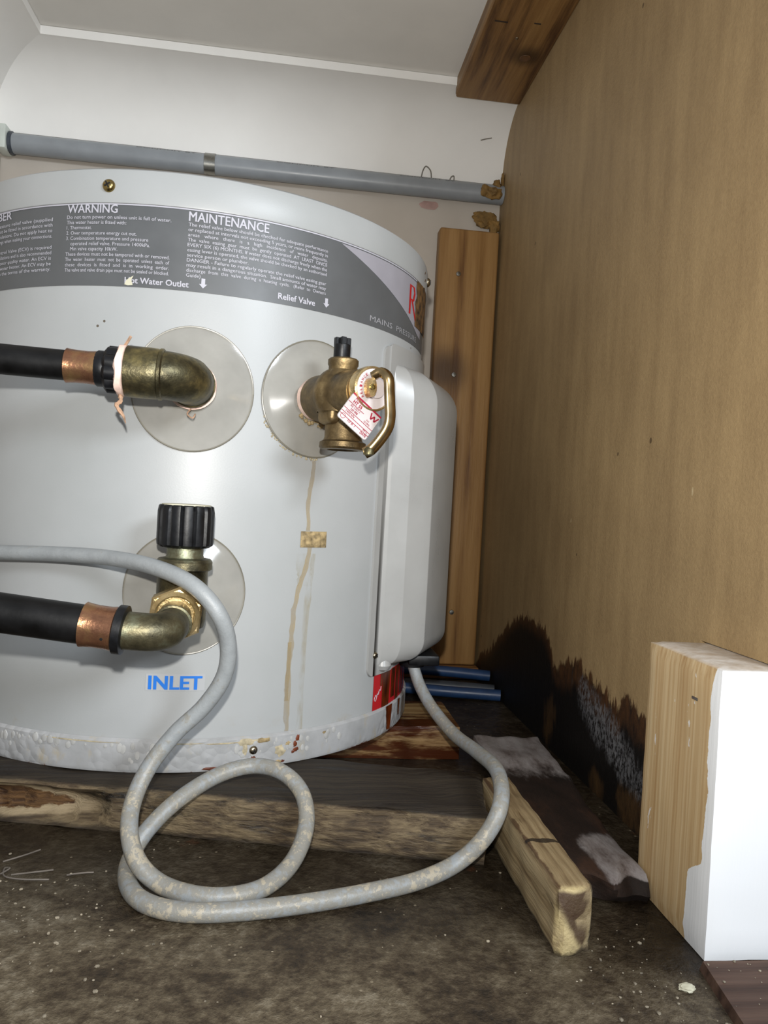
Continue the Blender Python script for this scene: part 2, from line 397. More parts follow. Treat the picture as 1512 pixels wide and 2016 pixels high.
def mat_streak():
    t = NT('rusty_water_stain'); p = t.pos(); n1 = t.noise(t.vscale(p, (1, 1, .3)), 160, 5)
    c = t.ramp(n1, [(.3, srgb(158, 136, 94)), (.7, srgb(180, 162, 124))])
    M['streak'] = t.set(c, .4, 0, .5, alpha=t.math('MULTIPLY_ADD', n1, .9, -.05, clamp=True))
    t = NT('pale_water_stain'); n1 = t.noise(t.vscale(t.pos(), (1, 1, .3)), 120, 5)
    M['streak_pale'] = t.set(srgb(172, 160, 128), .4, 0, .5, alpha=t.step(n1, .40, 1.1))
    t = NT('brown_rust_run'); n1 = t.noise(t.vscale(t.pos(), (1, 1, .4)), 120, 5)
    M['rust_run'] = t.set(t.ramp(n1, [(.3, srgb(52, 20, 8)), (.7, srgb(110, 46, 16))]), .25, 0, .5)
mat_streak()

# ------------------------------------------------------------------ geometry helpers
def finish(me, mats, smooth=True, angle=35):
    if not isinstance(mats, (list, tuple)): mats = [mats]
    for m in mats: me.materials.append(M[m] if isinstance(m, str) else m)
    if smooth:
        me.shade_smooth(); me.set_sharp_from_angle(angle=math.radians(angle))
    me.update()

def obj(name, geo, mat, parent=None, smooth=True, angle=35, base=None):
    """geo = (verts, faces) in world space -> one mesh object; parent is an Empty or part"""
    verts, faces = geo
    me = bpy.data.meshes.new(name); o = bpy.data.objects.new(name, me); COL.objects.link(o)
    if parent is not None:
        off = V(parent['_base']); o.parent = parent; o['_base'] = tuple(off)
    else:
        if base is None:
            n = len(verts); lo = min(v[2] for v in verts)
            base = (sum(v[0] for v in verts) / n, sum(v[1] for v in verts) / n, lo)
        off = V(base); o.location = off; o['_base'] = tuple(off)
    me.from_pydata([tuple(V(v) - off) for v in verts], [], faces)
    bm = bmesh.new(); bm.from_mesh(me); bmesh.ops.remove_doubles(bm, verts=bm.verts, dist=1e-6)
    bmesh.ops.recalc_face_normals(bm, faces=bm.faces); bm.to_mesh(me); bm.free()
    finish(me, mat, smooth, angle)
    return o

def thing(name, label, cat, base, group=None):
    o = bpy.data.objects.new(name, None); COL.objects.link(o); o.location = base; o.empty_display_size = .02
    o['_base'] = tuple(base); o['label'] = label; o['category'] = cat
    if group: o['group'] = group
    return o
def tag(o, label, cat, group=None):
    o['label'] = label; o['category'] = cat
    if group: o['group'] = group
    return o
def struct(o, label=None, cat=None):
    o['kind'] = 'structure'
    if label: o['label'] = label
    if cat: o['category'] = cat
    return o

def join(*geos):
    vs, fs = [], []
    for v, f in geos:
        n = len(vs); vs += [V(a) for a in v]; fs += [tuple(i + n for i in q) for q in f]
    return vs, fs

def frame(axis):
    a = V(axis).normalized(); h = V((0, 0, 1)) if abs(a.z) < .9 else V((1, 0, 0))
    u = h.cross(a).normalized(); return u, a.cross(u), a

def lathe(prof, origin, axis, segs=32, close=True, ang0=0, uv=None):
    """prof = [(radius, height)...] turned round axis through origin"""
    u, w, a = uv if uv else frame(axis)
    o = V(origin); vs, fs = [], []; n = len(prof)
    for r, h in prof:
        for k in range(segs):
            t = ang0 + 2 * pi * k / segs
            vs.append(o + a * h + (u * cos(t) + w * sin(t)) * r)
    for i in range(n - 1):
        for k in range(segs):
            k2 = (k + 1) % segs
            fs.append((i * segs + k, i * segs + k2, (i + 1) * segs + k2, (i + 1) * segs + k))
    if close:
        fs.append(tuple(range(segs - 1, -1, -1))); fs.append(tuple((n - 1) * segs + k for k in range(segs)))
    return vs, fs

def catmull(pts, sub=8):
    P = [V(p) for p in pts]; P = [P[0] * 2 - P[1]] + P + [P[-1] * 2 - P[-2]]; out = []
    for i in range(1, len(P) - 2):
        for k in range(sub):
            t = k / sub; a, b, c, d = P[i - 1:i + 3]
            out.append(.5 * (2 * b + (c - a) * t + (2 * a - 5 * b + 4 * c - d) * t * t + (3 * b - a - 3 * c + d) * t ** 3))
    out.append(P[-2]); return out

def sweep(path, rad, segs=16, squash=None, caps=True):
    """tube along a polyline; rad is a number or list; squash=(direction, factor) flattens"""
    P = [V(p) for p in path]; n = len(P); vs, fs = [], []; up = None
    for i, p in enumerate(P):
        t = (P[min(i + 1, n - 1)] - P[max(i - 1, 0)]).normalized()
        if up is None:
            up = V((0, 0, 1)) if abs(t.z) < .9 else V((1, 0, 0))
        up = (up - t * up.dot(t)).normalized(); s = t.cross(up)
        r = rad[i] if isinstance(rad, (list, tuple)) else rad
        for k in range(segs):
            a = 2 * pi * k / segs; d = up * cos(a) * r + s * sin(a) * r
            if squash:
                q = V(squash[0]); q = (q - t * q.dot(t)).normalized(); d = d - q * d.dot(q) * (1 - squash[1])
            vs.append(p + d)
    for i in range(n - 1):
        for k in range(segs):
            k2 = (k + 1) % segs
            fs.append((i * segs + k, i * segs + k2, (i + 1) * segs + k2, (i + 1) * segs + k))
    if caps: fs.append(tuple(range(segs - 1, -1, -1))); fs.append(tuple((n - 1) * segs + k for k in range(segs)))
    return vs, fs

def bevel_box(lo, hi, bev=.002, segs=2, mtx=None):
    bm = bmesh.new(); bmesh.ops.create_cube(bm, size=1)
    for v in bm.verts: v.co = V([(l + h) / 2 + c * (h - l) for c, l, h in zip(v.co, lo, hi)])
    if bev: bmesh.ops.bevel(bm, geom=bm.edges[:], offset=bev, segments=segs, affect='EDGES', profile=.5)
    if mtx: bmesh.ops.transform(bm, matrix=mtx, verts=bm.verts)
    bm.verts.ensure_lookup_table(); bm.verts.index_update()
    g = [v.co.copy() for v in bm.verts], [tuple(v.index for v in f.verts) for f in bm.faces]
    bm.free(); return g

def rough_box(lo, hi, step, amp, freq=40, mtx=None, seed=0, shape=None):
    """timber with a fine grid on each side, its surface worn by noise; shape(p)->p edits"""
    nx, ny, nz = [max(1, round((h - l) / s)) for l, h, s in zip(lo, hi, step)]
    idx, vs, fs = {}, [], []
    def vid(i, j, k):
        if (i, j, k) not in idx:
            p = V((lo[0] + (hi[0] - lo[0]) * i / nx, lo[1] + (hi[1] - lo[1]) * j / ny, lo[2] + (hi[2] - lo[2]) * k / nz))
            c = V([(a + b) / 2 for a, b in zip(lo, hi)])
            e = sum((i in (0, nx), j in (0, ny), k in (0, nz)))
            d = noise.noise_vector(p * freq + V((seed, seed * 2, 3))) * amp
            if k == 0: d.z = max(d.z, 0)
            p2 = p + d
            if e >= 2:
                for ax, (m, mx) in enumerate(((i, nx), (j, ny), (k, nz))):
                    if m in (0, mx) and not (ax == 2 and k == 0): p2[ax] += (.0012 if m == 0 else -.0012)
            if shape: p2 = shape(p2)
            idx[i, j, k] = len(vs); vs.append(mtx @ p2 if mtx else p2)
        return idx[i, j, k]
    for i in range(nx):
        for j in range(ny):
            for k in (0, nz): fs.append((vid(i, j, k), vid(i + 1, j, k), vid(i + 1, j + 1, k), vid(i, j + 1, k)))
    for i in range(nx):
        for k in range(nz):
            for j in (0, ny): fs.append((vid(i, j, k), vid(i + 1, j, k), vid(i + 1, j, k + 1), vid(i, j, k + 1)))
    for j in range(ny):
        for k in range(nz):
            for i in (0, nx): fs.append((vid(i, j, k), vid(i, j + 1, k), vid(i, j + 1, k + 1), vid(i, j, k + 1)))
    return vs, fs

# the tank: axis on the z axis, phi measured from the front (-y) towards the right (+x), in degrees
def cyl(phi, z, r=.2):
    a = math.radians(phi); return V((r * sin(a), -r * cos(a), z))

def cyl_patch(p0, p1, z0, z1, r, n=None, m=1, thick=0):
    n = n or max(2, int(abs(p1 - p0) / 2)); vs, fs = [], []
    for j in range(m + 1):
        for i in range(n + 1): vs.append(cyl(p0 + (p1 - p0) * i / n, z0 + (z1 - z0) * j / m, r))
    for j in range(m):
        for i in range(n):
            a = j * (n + 1) + i; fs.append((a, a + 1, a + n + 2, a + n + 1))
    if thick:
        k = len(vs)
        for j in range(m + 1):
            for i in range(n + 1): vs.append(cyl(p0 + (p1 - p0) * i / n, z0 + (z1 - z0) * j / m, r - thick))
        ring = [i for i in range(n + 1)] + [j * (n + 1) + n for j in range(1, m + 1)] + [m * (n + 1) + i for i in range(n - 1, -1, -1)] + [j * (n + 1) for j in range(m - 1, 0, -1)]
        for a, b in zip(ring, ring[1:] + ring[:1]): fs.append((a, b, b + k, a + k))
    return vs, fs

def cyl_poly(poly, r, thick=.0):
    """filled polygon given in (phi, z), cut fine and laid on the tank"""
    bm = bmesh.new(); vs = [bm.verts.new((p, z * 1000, 0)) for p, z in poly]; bm.faces.new(vs)
    lo = min(p for p, z in poly); hi = max(p for p, z in poly)
    x = lo + 2
    while x < hi:
        bmesh.ops.bisect_plane(bm, geom=bm.verts[:] + bm.edges[:] + bm.faces[:], plane_co=(x, 0, 0), plane_no=(1, 0, 0)); x += 2
    bm.verts.index_update()
    g = [cyl(v.co.x, v.co.y / 1000, r) for v in bm.verts], [tuple(v.index for v in f.verts) for f in bm.faces]
    bm.free(); return g

def flat_text(s, bold=0.0):
    cu = bpy.data.curves.new('t', 'FONT'); cu.body = s; cu.size = 1; cu.resolution_u = 2
    o = bpy.data.objects.new('t', cu); COL.objects.link(o)
    dg = bpy.context.evaluated_depsgraph_get(); dg.update()
    me = bpy.data.meshes.new_from_object(o.evaluated_get(dg))
    g = [v.co.copy() for v in me.vertices], [tuple(p.vertices) for p in me.polygons]
    bpy.data.objects.remove(o); bpy.data.curves.remove(cu); bpy.data.meshes.remove(me)
    if bold and g[0]:       # heavier strokes: the glyphs repeated a hair to each side
        ds = [(-bold, -bold * .6), (bold, -bold * .6), (-bold, bold * .6), (bold, bold * .6)] if bold > .01 else [(-bold, 0), (bold, 0)]
        n = len(g[0]); vs, fs = [], []
        for k, (dx, dy) in enumerate(ds):
            vs += [v + V((dx, dy, k)) for v in g[0]]; fs += [tuple(i + k * n for i in f) for f in g[1]]
        g = vs, fs
    return g

def text_geo(s, x0, y0, h, width=None, bold=0, mapf=None, slant=0, nrm=None):
    """text line: cap height h, left end x0, optional exact width; mapf(x, y) -> world"""
    vs, fs = flat_text(s, bold)
    if not vs: return [], []
    lo = min(v.x for v in vs); hi = max(v.x for v in vs)
    k = h / .69; kx = k if width is None else width / (hi - lo)
    out = []
    for v in vs:
        q = mapf(x0 + (v.x - lo) * kx + v.y * k * slant, y0 + v.y * k)
        if v.z: q = q + (nrm if nrm else V((q.x, q.y, 0)).normalized()) * v.z * .00003
        out.append(q)
    return out, fs

RT = .20075
def on_tank(x, y): return cyl(x, y, RT)          # x in degrees, y in metres
DEG = math.degrees(1 / .2)                        # degrees per metre of arc

# ------------------------------------------------------------------ the setting
FL = -.198; WY = .26; WL = -.3025; BX = .337; CZ = .5365
def quad_grid(o, u, v, nu, nv):
    o, u, v = V(o), V(u), V(v); vs = [o + u * i / nu + v * j / nv for j in range(nv + 1) for i in range(nu + 1)]
    fs = [(j * (nu + 1) + i, j * (nu + 1) + i + 1, (j + 1) * (nu + 1) + i + 1, (j + 1) * (nu + 1) + i) for j in range(nv) for i in range(nu)]
    return vs, fs

struct(obj('floor', bevel_box((WL - .05, -1.6, FL - .04), (1.2, WY + .04, FL), 0), 'floor', smooth=False),
       'dark damp concrete floor under the heater', 'floor')
wall_b = struct(obj('wall_back', bevel_box((WL - .05, WY, FL), (BX + .03, WY + .03, CZ + .03), 0), 'wall_back', smooth=False),
       'beige painted back wall behind the heater', 'wall')
struct(obj('wall_left', bevel_box((WL - .03, -.42, FL), (WL, WY, CZ + .03), 0), 'wall_back', smooth=False),
       'painted side wall at the left edge', 'wall')
bp = [(WY, FL), (WY, CZ + .03), (-.368, CZ + .03), (-.368, -.0495), (-.2890, -.0495), (-.2890, FL)]
board = struct(obj('wall_right', ([V((BX + d, y, z)) for d in (0, .012) for y, z in bp], [(0, 1, 2, 3, 4, 5), (11, 10, 9, 8, 7, 6)] + [(i, (i + 1) % 6, (i + 1) % 6 + 6, i + 6) for i in range(6)]), 'board', smooth=False),
       'brown hardboard panel with black mould along its foot', 'wall')
struct(obj('ceiling', bevel_box((WL - .03, -.42, CZ), (BX + .012, WY + .03, CZ + .03), 0), 'ceiling_paint', smooth=False),
       'low off-white ceiling of the cupboard', 'ceiling')

def cove(depth, height, lip, along0, along1, wall, sign_axis):
    """plaster cove: concave quarter profile between wall and ceiling, mitred at the left corner"""
    prof = [(0.0, 0.0), (.004, 0.0)]
    n = 14
    for i in range(1, n):
        a = pi / 2 * i / n
        prof.append((.004 + (depth - .010) * (1 - cos(a)), (height - lip) * sin(a) * .985))
    prof += [(depth - .004, height - lip), (depth, height - lip), (depth, height - .0005)]
    return prof
zc = .447
pr = cove(.081, CZ - zc, .010, 0, 0, 0, 0)
prl = pr
vs, fs = [], []
for (d, h), (dl, _) in zip(pr, prl): vs += [V((WL + dl, WY - d, zc + h)), V((BX, WY - d, zc + h))]
for i in range(len(pr) - 1): fs.append((2 * i, 2 * i + 1, 2 * i + 3, 2 * i + 2))
vs += [V((WL, WY, CZ)), V((BX, WY, CZ))]; n_ = len(vs); fs += [(n_ - 4, n_ - 3, n_ - 1, n_ - 2), (n_ - 2, n_ - 1, 1, 0)]
struct(obj('trim_1', (vs, fs), 'cornice_paint', angle=20), 'white plaster cove cornice along the back wall', 'cornice')
vs, fs = [], []
for (d, h), (dl, _) in zip(pr, prl): vs += [V((WL + dl, -.42, zc + h)), V((WL + dl, WY - d, zc + h))]
for i in range(len(pr) - 1): fs.append((2 * i, 2 * i + 1, 2 * i + 3, 2 * i + 2))
vs += [V((WL, -.42, CZ)), V((WL, WY, CZ))]; n_ = len(vs); fs += [(n_ - 4, n_ - 3, n_ - 1, n_ - 2), (n_ - 2, n_ - 1, 1, 0)]
struct(obj('trim_2', (vs, fs), 'cornice_paint', angle=20), 'white plaster cove cornice along the left wall', 'cornice')

# marks left on the back wall
def blob_flat(name, cx, cz, rx, rz, mat, parent, y=WY - .0006, n=18, seed=1, th=.0012):
    vs = [V((cx, y - th, cz))]
    for i in range(n):
        a = 2 * pi * i / n; k = 1 + .35 * noise.noise(V((cos(a) * 1.7, sin(a) * 1.7, seed)))
        vs.append(V((cx + rx * cos(a) * k, y, cz + rz * sin(a) * k)))
    return obj(name, (vs, [(0, i + 1, (i + 1) % n + 1) for i in range(n)]), mat, parent)
blob_flat('smear', .243, .4125, .013, .0055, 'pink_smear', wall_b)
obj('scratch', sweep([(.300, .2315, .4905), (.306, .2310, .4925), (.314, .2308, .4945)], .0006, 6), 'grey_mark', wall_b)

# ------------------------------------------------------------------ timber on the walls
rail = thing('timber_rail', 'brown knotty pine rail under the ceiling along the hardboard panel', 'timber', (.295, -.1, .519))
def rail_shape():
    pl = [(BX - .0005, -.40), (BX - .0005, .192)]
    for k in range(9):
        t = pi / 2 * k / 8; pl.append((.2635 - .008 * sin(t), .184 + .008 * cos(t)))
    pl.append((.2555, -.40)); n = len(pl); lev = ((CZ, 0), (.5205, 0), (.519, .0015)); vs, fs = [], []
    for z, ins in lev:
        for x, y in pl: vs.append(V((min(max(x, .2555 + ins), BX - .0005), min(y, .192 - ins), z)))
    for j in range(2):
        for i in range(n): fs.append((j * n + i, j * n + (i + 1) % n, (j + 1) * n + (i + 1) % n, (j + 1) * n + i))
    fs += [tuple(range(n)), tuple(range(2 * n, 3 * n))]
    return vs, fs
obj('board', rail_shape(), 'rail_wood', rail)
obj('pencil_mark', bevel_box((.265, .0400, .5182), (.2785, .0412, .5192), 0), 'pencil', rail, smooth=False)
obj('pencil_mark', bevel_box((.305, .036, .5182), (.312, .037, .5192), 0), 'pencil', rail, smooth=False)
kn = lathe([(.0001, -.0006), (.0045, -.0006), (.0058, -.0004), (.0066, .0006)], (.3145, .097, .519), (0, 0, 1), 20)
obj('knot', kn, 'knot_wood', rail)
obj('nail', lathe([(.0001, -.0009), (.0016, -.0007), (.002, .0003)], (.2953, .0648, .519), (0, 0, 1), 12), 'steel_screw', rail)

bat = thing('wall_batten', 'upright pine batten fixed to the back wall in the corner', 'timber', (.294, .25, -.182))
obj('board', bevel_box((.2555, .238, -.182), (.3335, WY - .0003, .379), .003, 3), 'batten_wood', bat)
for (x, z) in ((.2823, .3209), (.2838, .1919), (.2985, -.1139)):
    obj('nail_head', lathe([(.0001, -.0012), (.0028, -.0009), (.0034, .0002)], (x, .238, z), (0, 1, 0), 16), 'zinc', bat)
tag(obj('skirting_timber', bevel_box((.18, .226, FL + .0002), (BX - .001, WY - .001, -.1825), .002), 'skirt_wood'),
    'low horizontal timber on the floor under the upright batten', 'timber')

# ------------------------------------------------------------------ bearers, plates and the block on the floor
ang = math.atan2(-.060, .3075)
mt = Matrix.Translation((.2185, -.2665, 0)) @ Matrix.Rotation(ang, 4, 'Z')
def rot_shape(p):
    # decayed hollow in the front of the left end
    if p.y < .004:
        lx = p.x + .285
        k = max(0, 1 - (lx / .045) ** 2) * max(0, 1 - ((p.z + .184) / .012) ** 2) if lx > -.12 else .0
        if lx < 0: k = max(0, 1 - ((p.z + .184) / .012) ** 2)
        k *= .7 + .6 * noise.noise(p * 90)
        p.y += .010 * max(0, min(1, k * 1.6))
        lx2 = p.x + .07
        k2 = max(0, 1 - (lx2 / .05) ** 2) * max(0, 1 - ((p.z + .174) / .006) ** 2)
        p.y += .004 * k2 * (.6 + noise.noise(p * 120))
    return p
bear = tag(obj('timber_bearer', rough_box((-.58, 0, FL), (0, .082, -.1672), (.006, .007, .0045), .0016, 45, mt, 3, rot_shape), 'bearer_wood'),
    'wet decayed timber bearer across the front under the heater', 'timber', 'timber bearers under the heater')
tag(obj('timber_bearer', rough_box((-.28, -.0764, FL), (.244, .01, -.1680), (.012, .012, .008), .0009, 40, None, 9), 'bearer_rear_wood'),
    'pale rust-stained timber bearer further back under the heater', 'timber', 'timber bearers under the heater')
tag(obj('timber_bearer', rough_box((-.28, .09, FL), (.20, .17, -.1680), (.03, .03, .015), .0009, 40, None, 4), 'bearer_rear_wood'),
    'rearmost timber bearer hidden in the dark under the heater', 'timber', 'timber bearers under the heater')

def plate_end(p):
    # crumbled lower front end
    if p.y < -.352:
        k = (-.352 - p.y) / .008
        p.y += .006 * max(0, noise.noise(p * 130)) * k + .004 * max(0, (p.x - .238) / .011) * k
    return p
tag(obj('timber_plate', rough_box((.2285, -.361, FL), (.2495, -.205, -.164), (.004, .004, .004), .0012, 60, Matrix.Rotation(0, 4, 'Z'), 5, plate_end), 'plate_wood'),
    'pale split timber offcut with a crumbled near end on the floor', 'timber', 'timber plates beside the panel')
def hump(p):
    if p.z > -.19: p.z += .003 * noise.noise(V((p.x * 50, p.y * 22, 1)))
    w = .323 - .0205 * min(1, max(0, (-.05 - p.y) / .235))
    p.x = .261 + (p.x - .261) * (w - .261) / .062
    if p.y < -.29: p.y += .012 * noise.noise(V((p.x * 70, p.z * 60, 4)))
    return p
tag(obj('timber_plate', rough_box((.261, -.308, FL), (.323, -.048, -.183), (.004, .005, .005), .0011, 55, None, 8, hump), 'mouldy_plate'),
    'blackened mouldy timber plate lying beside the foot of the panel', 'timber', 'timber plates beside the panel')

blk = thing('timber_block', 'thick pine block with a white painted front, lower right corner', 'timber', (.32, -.328, FL))
bo = obj('block', rough_box((.3035, -.3675, FL + .0003), (.372, -.2895, -.050), (.006, .006, .008), .0004, 60, None, 2), 'block', blk)
obj('staple', bevel_box((.3028, -.3480, -.0715), (.3040, -.3425, -.0700), .0002, 1), 'zinc', blk)
vs = [V((.2985, -.3725, FL)), V((.290, -.43, FL)), V((.289, -.62, FL)), (.60, -.62, FL), (.60, -.3725, FL)]
vs = [V(v) for v in vs]; top = [v + V((.0012, -.0008, .0045)) for v in vs]
tag(obj('door_sill', (vs + top, [(0, 1, 2, 3, 4), (5, 6, 7, 8, 9)] + [(i, (i + 1) % 5, (i + 1) % 5 + 5, i + 5) for i in range(5)]), 'sill_wood', smooth=False),
    'reddish brown sill board on the floor before the white block', 'sill')

# ------------------------------------------------------------------ water heater
heater = thing('water_heater', 'small grey cylindrical electric water heater with a printed grey band', 'water heater', (0, 0, -.1668))
def screw(name, p, axis, r, mat, parent, rot=.3):
    u, w, a = frame(axis); p = V(p)
    g = lathe([(r, -.0006), (r * 1.0, r * .12), (r * .86, r * .42), (r * .55, r * .62), (.00005, r * .70)], p, axis, 20)
    o = obj(name, g, mat, parent)
    c, s = cos(rot), sin(rot); U, W_ = u * c + w * s, w * c - u * s
    def bar(d, e):
        q = []
        for k in (.40, .78):
            for x, y in ((-.52, -.1), (.52, -.1), (.52, .1), (-.52, .1)): q.append(p + d * x * r + e * y * r + a * r * k)
        return q, [(0, 1, 2, 3), (4, 5, 6, 7), (0, 1, 5, 4), (1, 2, 6, 5), (2, 3, 7, 6), (3, 0, 4, 7)]
    obj('cross_slot', join(bar(U, W_), bar(W_, U)), 'dark_gap', o, smooth=False)
    return o

obj('body', lathe([(.2, -.1458), (.2, .2125)], (0, 0, 0), (0, 0, 1), 160, close=False), 'tank', heater)
lid = obj('lid', lathe([(.2, .2112), (.2016, .2114), (.2019, .2122), (.2019, .2300), (.2010, .2335), (.1985, .2352), (.17, .2360), (.001, .2365)], (0, 0, 0), (0, 0, 1), 160, close=False), 'tank', heater)
screw('screw', cyl(-12.67, .2222, .2019), cyl(-12.67, 0, 1), .0043, 'brass_screw', lid, .5)
screw('screw', cyl(77.0, .2225, .2019), cyl(77, 0, 1), .0040, 'steel_screw', lid, .2)
ring = obj('base_ring', lathe([(.2002, -.1440), (.2016, -.1450), (.2024, -.1458), (.2024, -.1640), (.2012, -.1665), (.196, -.1668), (.001, -.1660)], (0, 0, 0), (0, 0, 1), 200, close=False), 'base_ring', heater)
screw('screw', cyl(20.08, -.1538, .2024), cyl(20.08, 0, 1), .0030, 'steel_screw', ring, .1)

# blistered paint and rust on the base ring
def dome(p, axis, r, h, segs=10):
    return lathe([(r, -.0004), (r * .85, h * .55), (r * .5, h * .9), (.00005, h)], p, axis, segs)
bl = []
for i in range(70):
    ph = random.uniform(-36, 2) if i < 44 else random.gauss(32, 6) if i < 62 else random.uniform(16, 26)
    z = random.uniform(-.1510, -.1475) if i < 44 and random.random() < .6 else random.uniform(-.161, -.148)
    r = random.uniform(.0008, .0024)
    g_ = dome(cyl(ph, z, .2024), cyl(ph, 0, 1), r, r * .28, 12); c_ = cyl(ph, z, .2024); e_ = random.uniform(1, 1.9)
    bl.append(([V((v.x, v.y, c_.z + (v.z - c_.z) * e_)) for v in g_[0]], g_[1]))
o = obj('paint_blisters', join(*bl), 'blister_paint', ring); o['kind'] = 'stuff'
def cyl_blob(ph, z, wp, wz, r, seed, n=22, jag=.45):
    """flat patch with an irregular outline on the tank; wp in degrees, wz in metres"""
    pl = []
    for k in range(n):
        t = 2 * pi * k / n; q = 1 + jag * noise.noise(V((cos(t) * 1.6, sin(t) * 1.6, seed))) + jag * .6 * noise.noise(V((cos(t) * 4, sin(t) * 4, seed + 9)))
        pl.append((ph + wp * cos(t) * q, z + wz * sin(t) * q))
    vs = [cyl(p, zz, r) for p, zz in pl] + [cyl(ph + (p - ph) * .6, z + (zz - z) * .6, r + .0004) for p, zz in pl] + [cyl(ph, z, r + .0004)]
    fs = [(k, (k + 1) % n, (k + 1) % n + n, k + n) for k in range(n)] + [(k + n, (k + 1) % n + n, 2 * n) for k in range(n)]
    return vs, fs
for (ph, z, wp, wz, sd_, mt_) in ((19.0, -.1478, 2.1, .0022, 2, 'crust_pale'), (18.3, -.1530, .55, .0045, 5, 'crust_pale'), (22.0, -.1475, 1.6, .0016, 8, 'scale_crust'),
                                 (25.8, -.1560, 1.2, .0038, 12, 'crust_pale'), (27.6, -.1520, .7, .0016, 14, 'scale_crust'), (25.2, -.1640, 1.1, .0012, 3, 'scale_crust'),
                                 (36.2, -.1485, .5, .0009, 6, 'scale_crust'), (14, -.1475, 3.2, .0006, 7, 'crust_pale'), (6, -.1468, 3.5, .0004, 9, 'crust_pale'), (-14, -.1466, 7, .0005, 4, 'crust_pale')):
    obj('lime_crust', cyl_blob(ph, z, wp, wz, .2025, sd_), mt_, ring)
for (ph, z, wp, wz, sd_) in ((29.6, -.1490, .45, .0022, 1), (29.0, -.1530, .40, .0026, 4), (29.3, -.1570, .7, .0014, 6), (28.6, -.1585, .4, .0010, 8), (20.1, -.1595, .5, .0018, 3), (12.0, -.1642, 2.0, .0009, 5), (26.4, -.1640, .4, .0008, 2)):
    obj('rust_spot', cyl_blob(ph, z, wp, wz, .2026, sd_), 'rust', ring)

# printed band
label = obj('label', cyl_patch(-75, 76, .1567, .2110, .2004, 110, 1, .0003), 'label_grey', heater)
obj('edge_line', cyl_patch(-75, 70, .2103, .2112, .2008, 100), 'label_letter', label)
obj('light_panel', cyl_poly([(34.1, .2097), (70.5, .2097), (70.5, .1660), (67.2, .1675)], .2006), 'label_light', label)
HC = .00235                                          # cap height of the small print
def block(name, lines, x0, x1, z0, dz, widths=None, h=HC, mat='label_letter'):
    gs = []
    for i, s in enumerate(lines):
        if not s: continue
        ind = len(s) - len(s.lstrip()); s = s.strip()
        w = (x1 - x0) * (widths[i] if widths else 1); xx = x0 + ind * .33
        gs.append(text_geo(s, xx, z0 - dz * i, h, w, .006, lambda x, y: on_tank(x, y)))
    return obj(name, join(*gs), mat, label, smooth=False)
obj('heading', text_geo('MAINTENANCE', 2.5, .2032, .0062, 15.3, .016, on_tank), 'label_letter', label, smooth=False)
block('paragraph', ['The relief valve below should be checked for adequate performance',
    'or replaced at intervals not exceeding 5 years, or more frequently in',
    'areas   where   there   is   a   high   incidence   of   water   deposits.',
    'The  valve  easing  gear  must  be  gently  operated  AT  LEAST  ONCE',
    'EVERY SIX (6) MONTHS. If water does not discharge freely when the',
    'easing lever is operated, the valve should be checked by an authorised',
    'service person or plumber.',
    'DANGER - Failure to regularly operate the relief valve easing gear',
    'may result in a dangerous situation.  Small amounts of water may',
    'discharge  from  this  valve  during  a  heating  cycle.   (Refer  to  Owners',
    'Guide)'], 2.5, 30.8, .1997, .00336, [1, 1, 1, 1, 1, 1, .41, 1, 1, 1, .095])
obj('heading', text_geo('WARNING', -21.2, .2050, .0054, 10.3, .016, on_tank), 'label_letter', label, smooth=False)
block('paragraph', ['Do not turn power on unless unit is full of water.', 'This water heater is fitted with:', '1. Thermostat.',
    '2. Over temperature energy cut out.', '3. Combination temperature and pressure', '   operated relief valve. Pressure 1400kPa.',
    '   Min valve capacity 10kW.', 'These devices must not be tampered with or removed.',
    'The  water  heater  must  not  be  operated  unless  each  of', 'these  devices  is  fitted  and  is  in  working  order.',
    'The valve and valve drain pipe must not be sealed or blocked.'],
    -21.25, -.7, .2010, .00352, [1, .59, .26, .69, .80, .77, .47, 1, 1, 1, 1])
obj('heading', text_geo('BER', -39.9, .2052, .0054, 4.4, .016, on_tank), 'label_letter', label, smooth=False)
block('paragraph', ['pressure relief valve (supplied', 'must be fitted in accordance with', 'regulations. Do not apply heat to', 'fittings when making your connections.', '',
    'Control Valve (ECV) is required', 'installations and is also recommended', 'if a poor quality water. An ECV is', 'hot water heater. An ECV may be', 'with the terms of the warranty.'],
    -40.5, -24.5, .2003, .00372)
obj('heading', text_geo('Hot Water Outlet', -8.9, .1590, .0039, 12.0, .022, on_tank), 'label_letter', label, smooth=False)
obj('heading', text_geo('Relief Valve', 20.3, .1600, .0041, 8.1, .022, on_tank), 'label_letter', label, smooth=False)
def arrow(phc, z):
    return cyl_poly([(phc - .35, z + .0066), (phc + .35, z + .0066), (phc + .35, z + .0028), (phc + .75, z + .0028), (phc, z), (phc - .75, z + .0028), (phc - .35, z + .0028)], RT)
obj('arrow', arrow(5.75, .1594), 'label_letter', label, smooth=False)
obj('arrow', arrow(31.1, .1607), 'label_letter', label, smooth=False)
obj('heading', text_geo('MAINS  PRESSURE', 43.4, .1604, .0042, 23, .002, on_tank, .9), 'label_letter_dim', label, smooth=False)
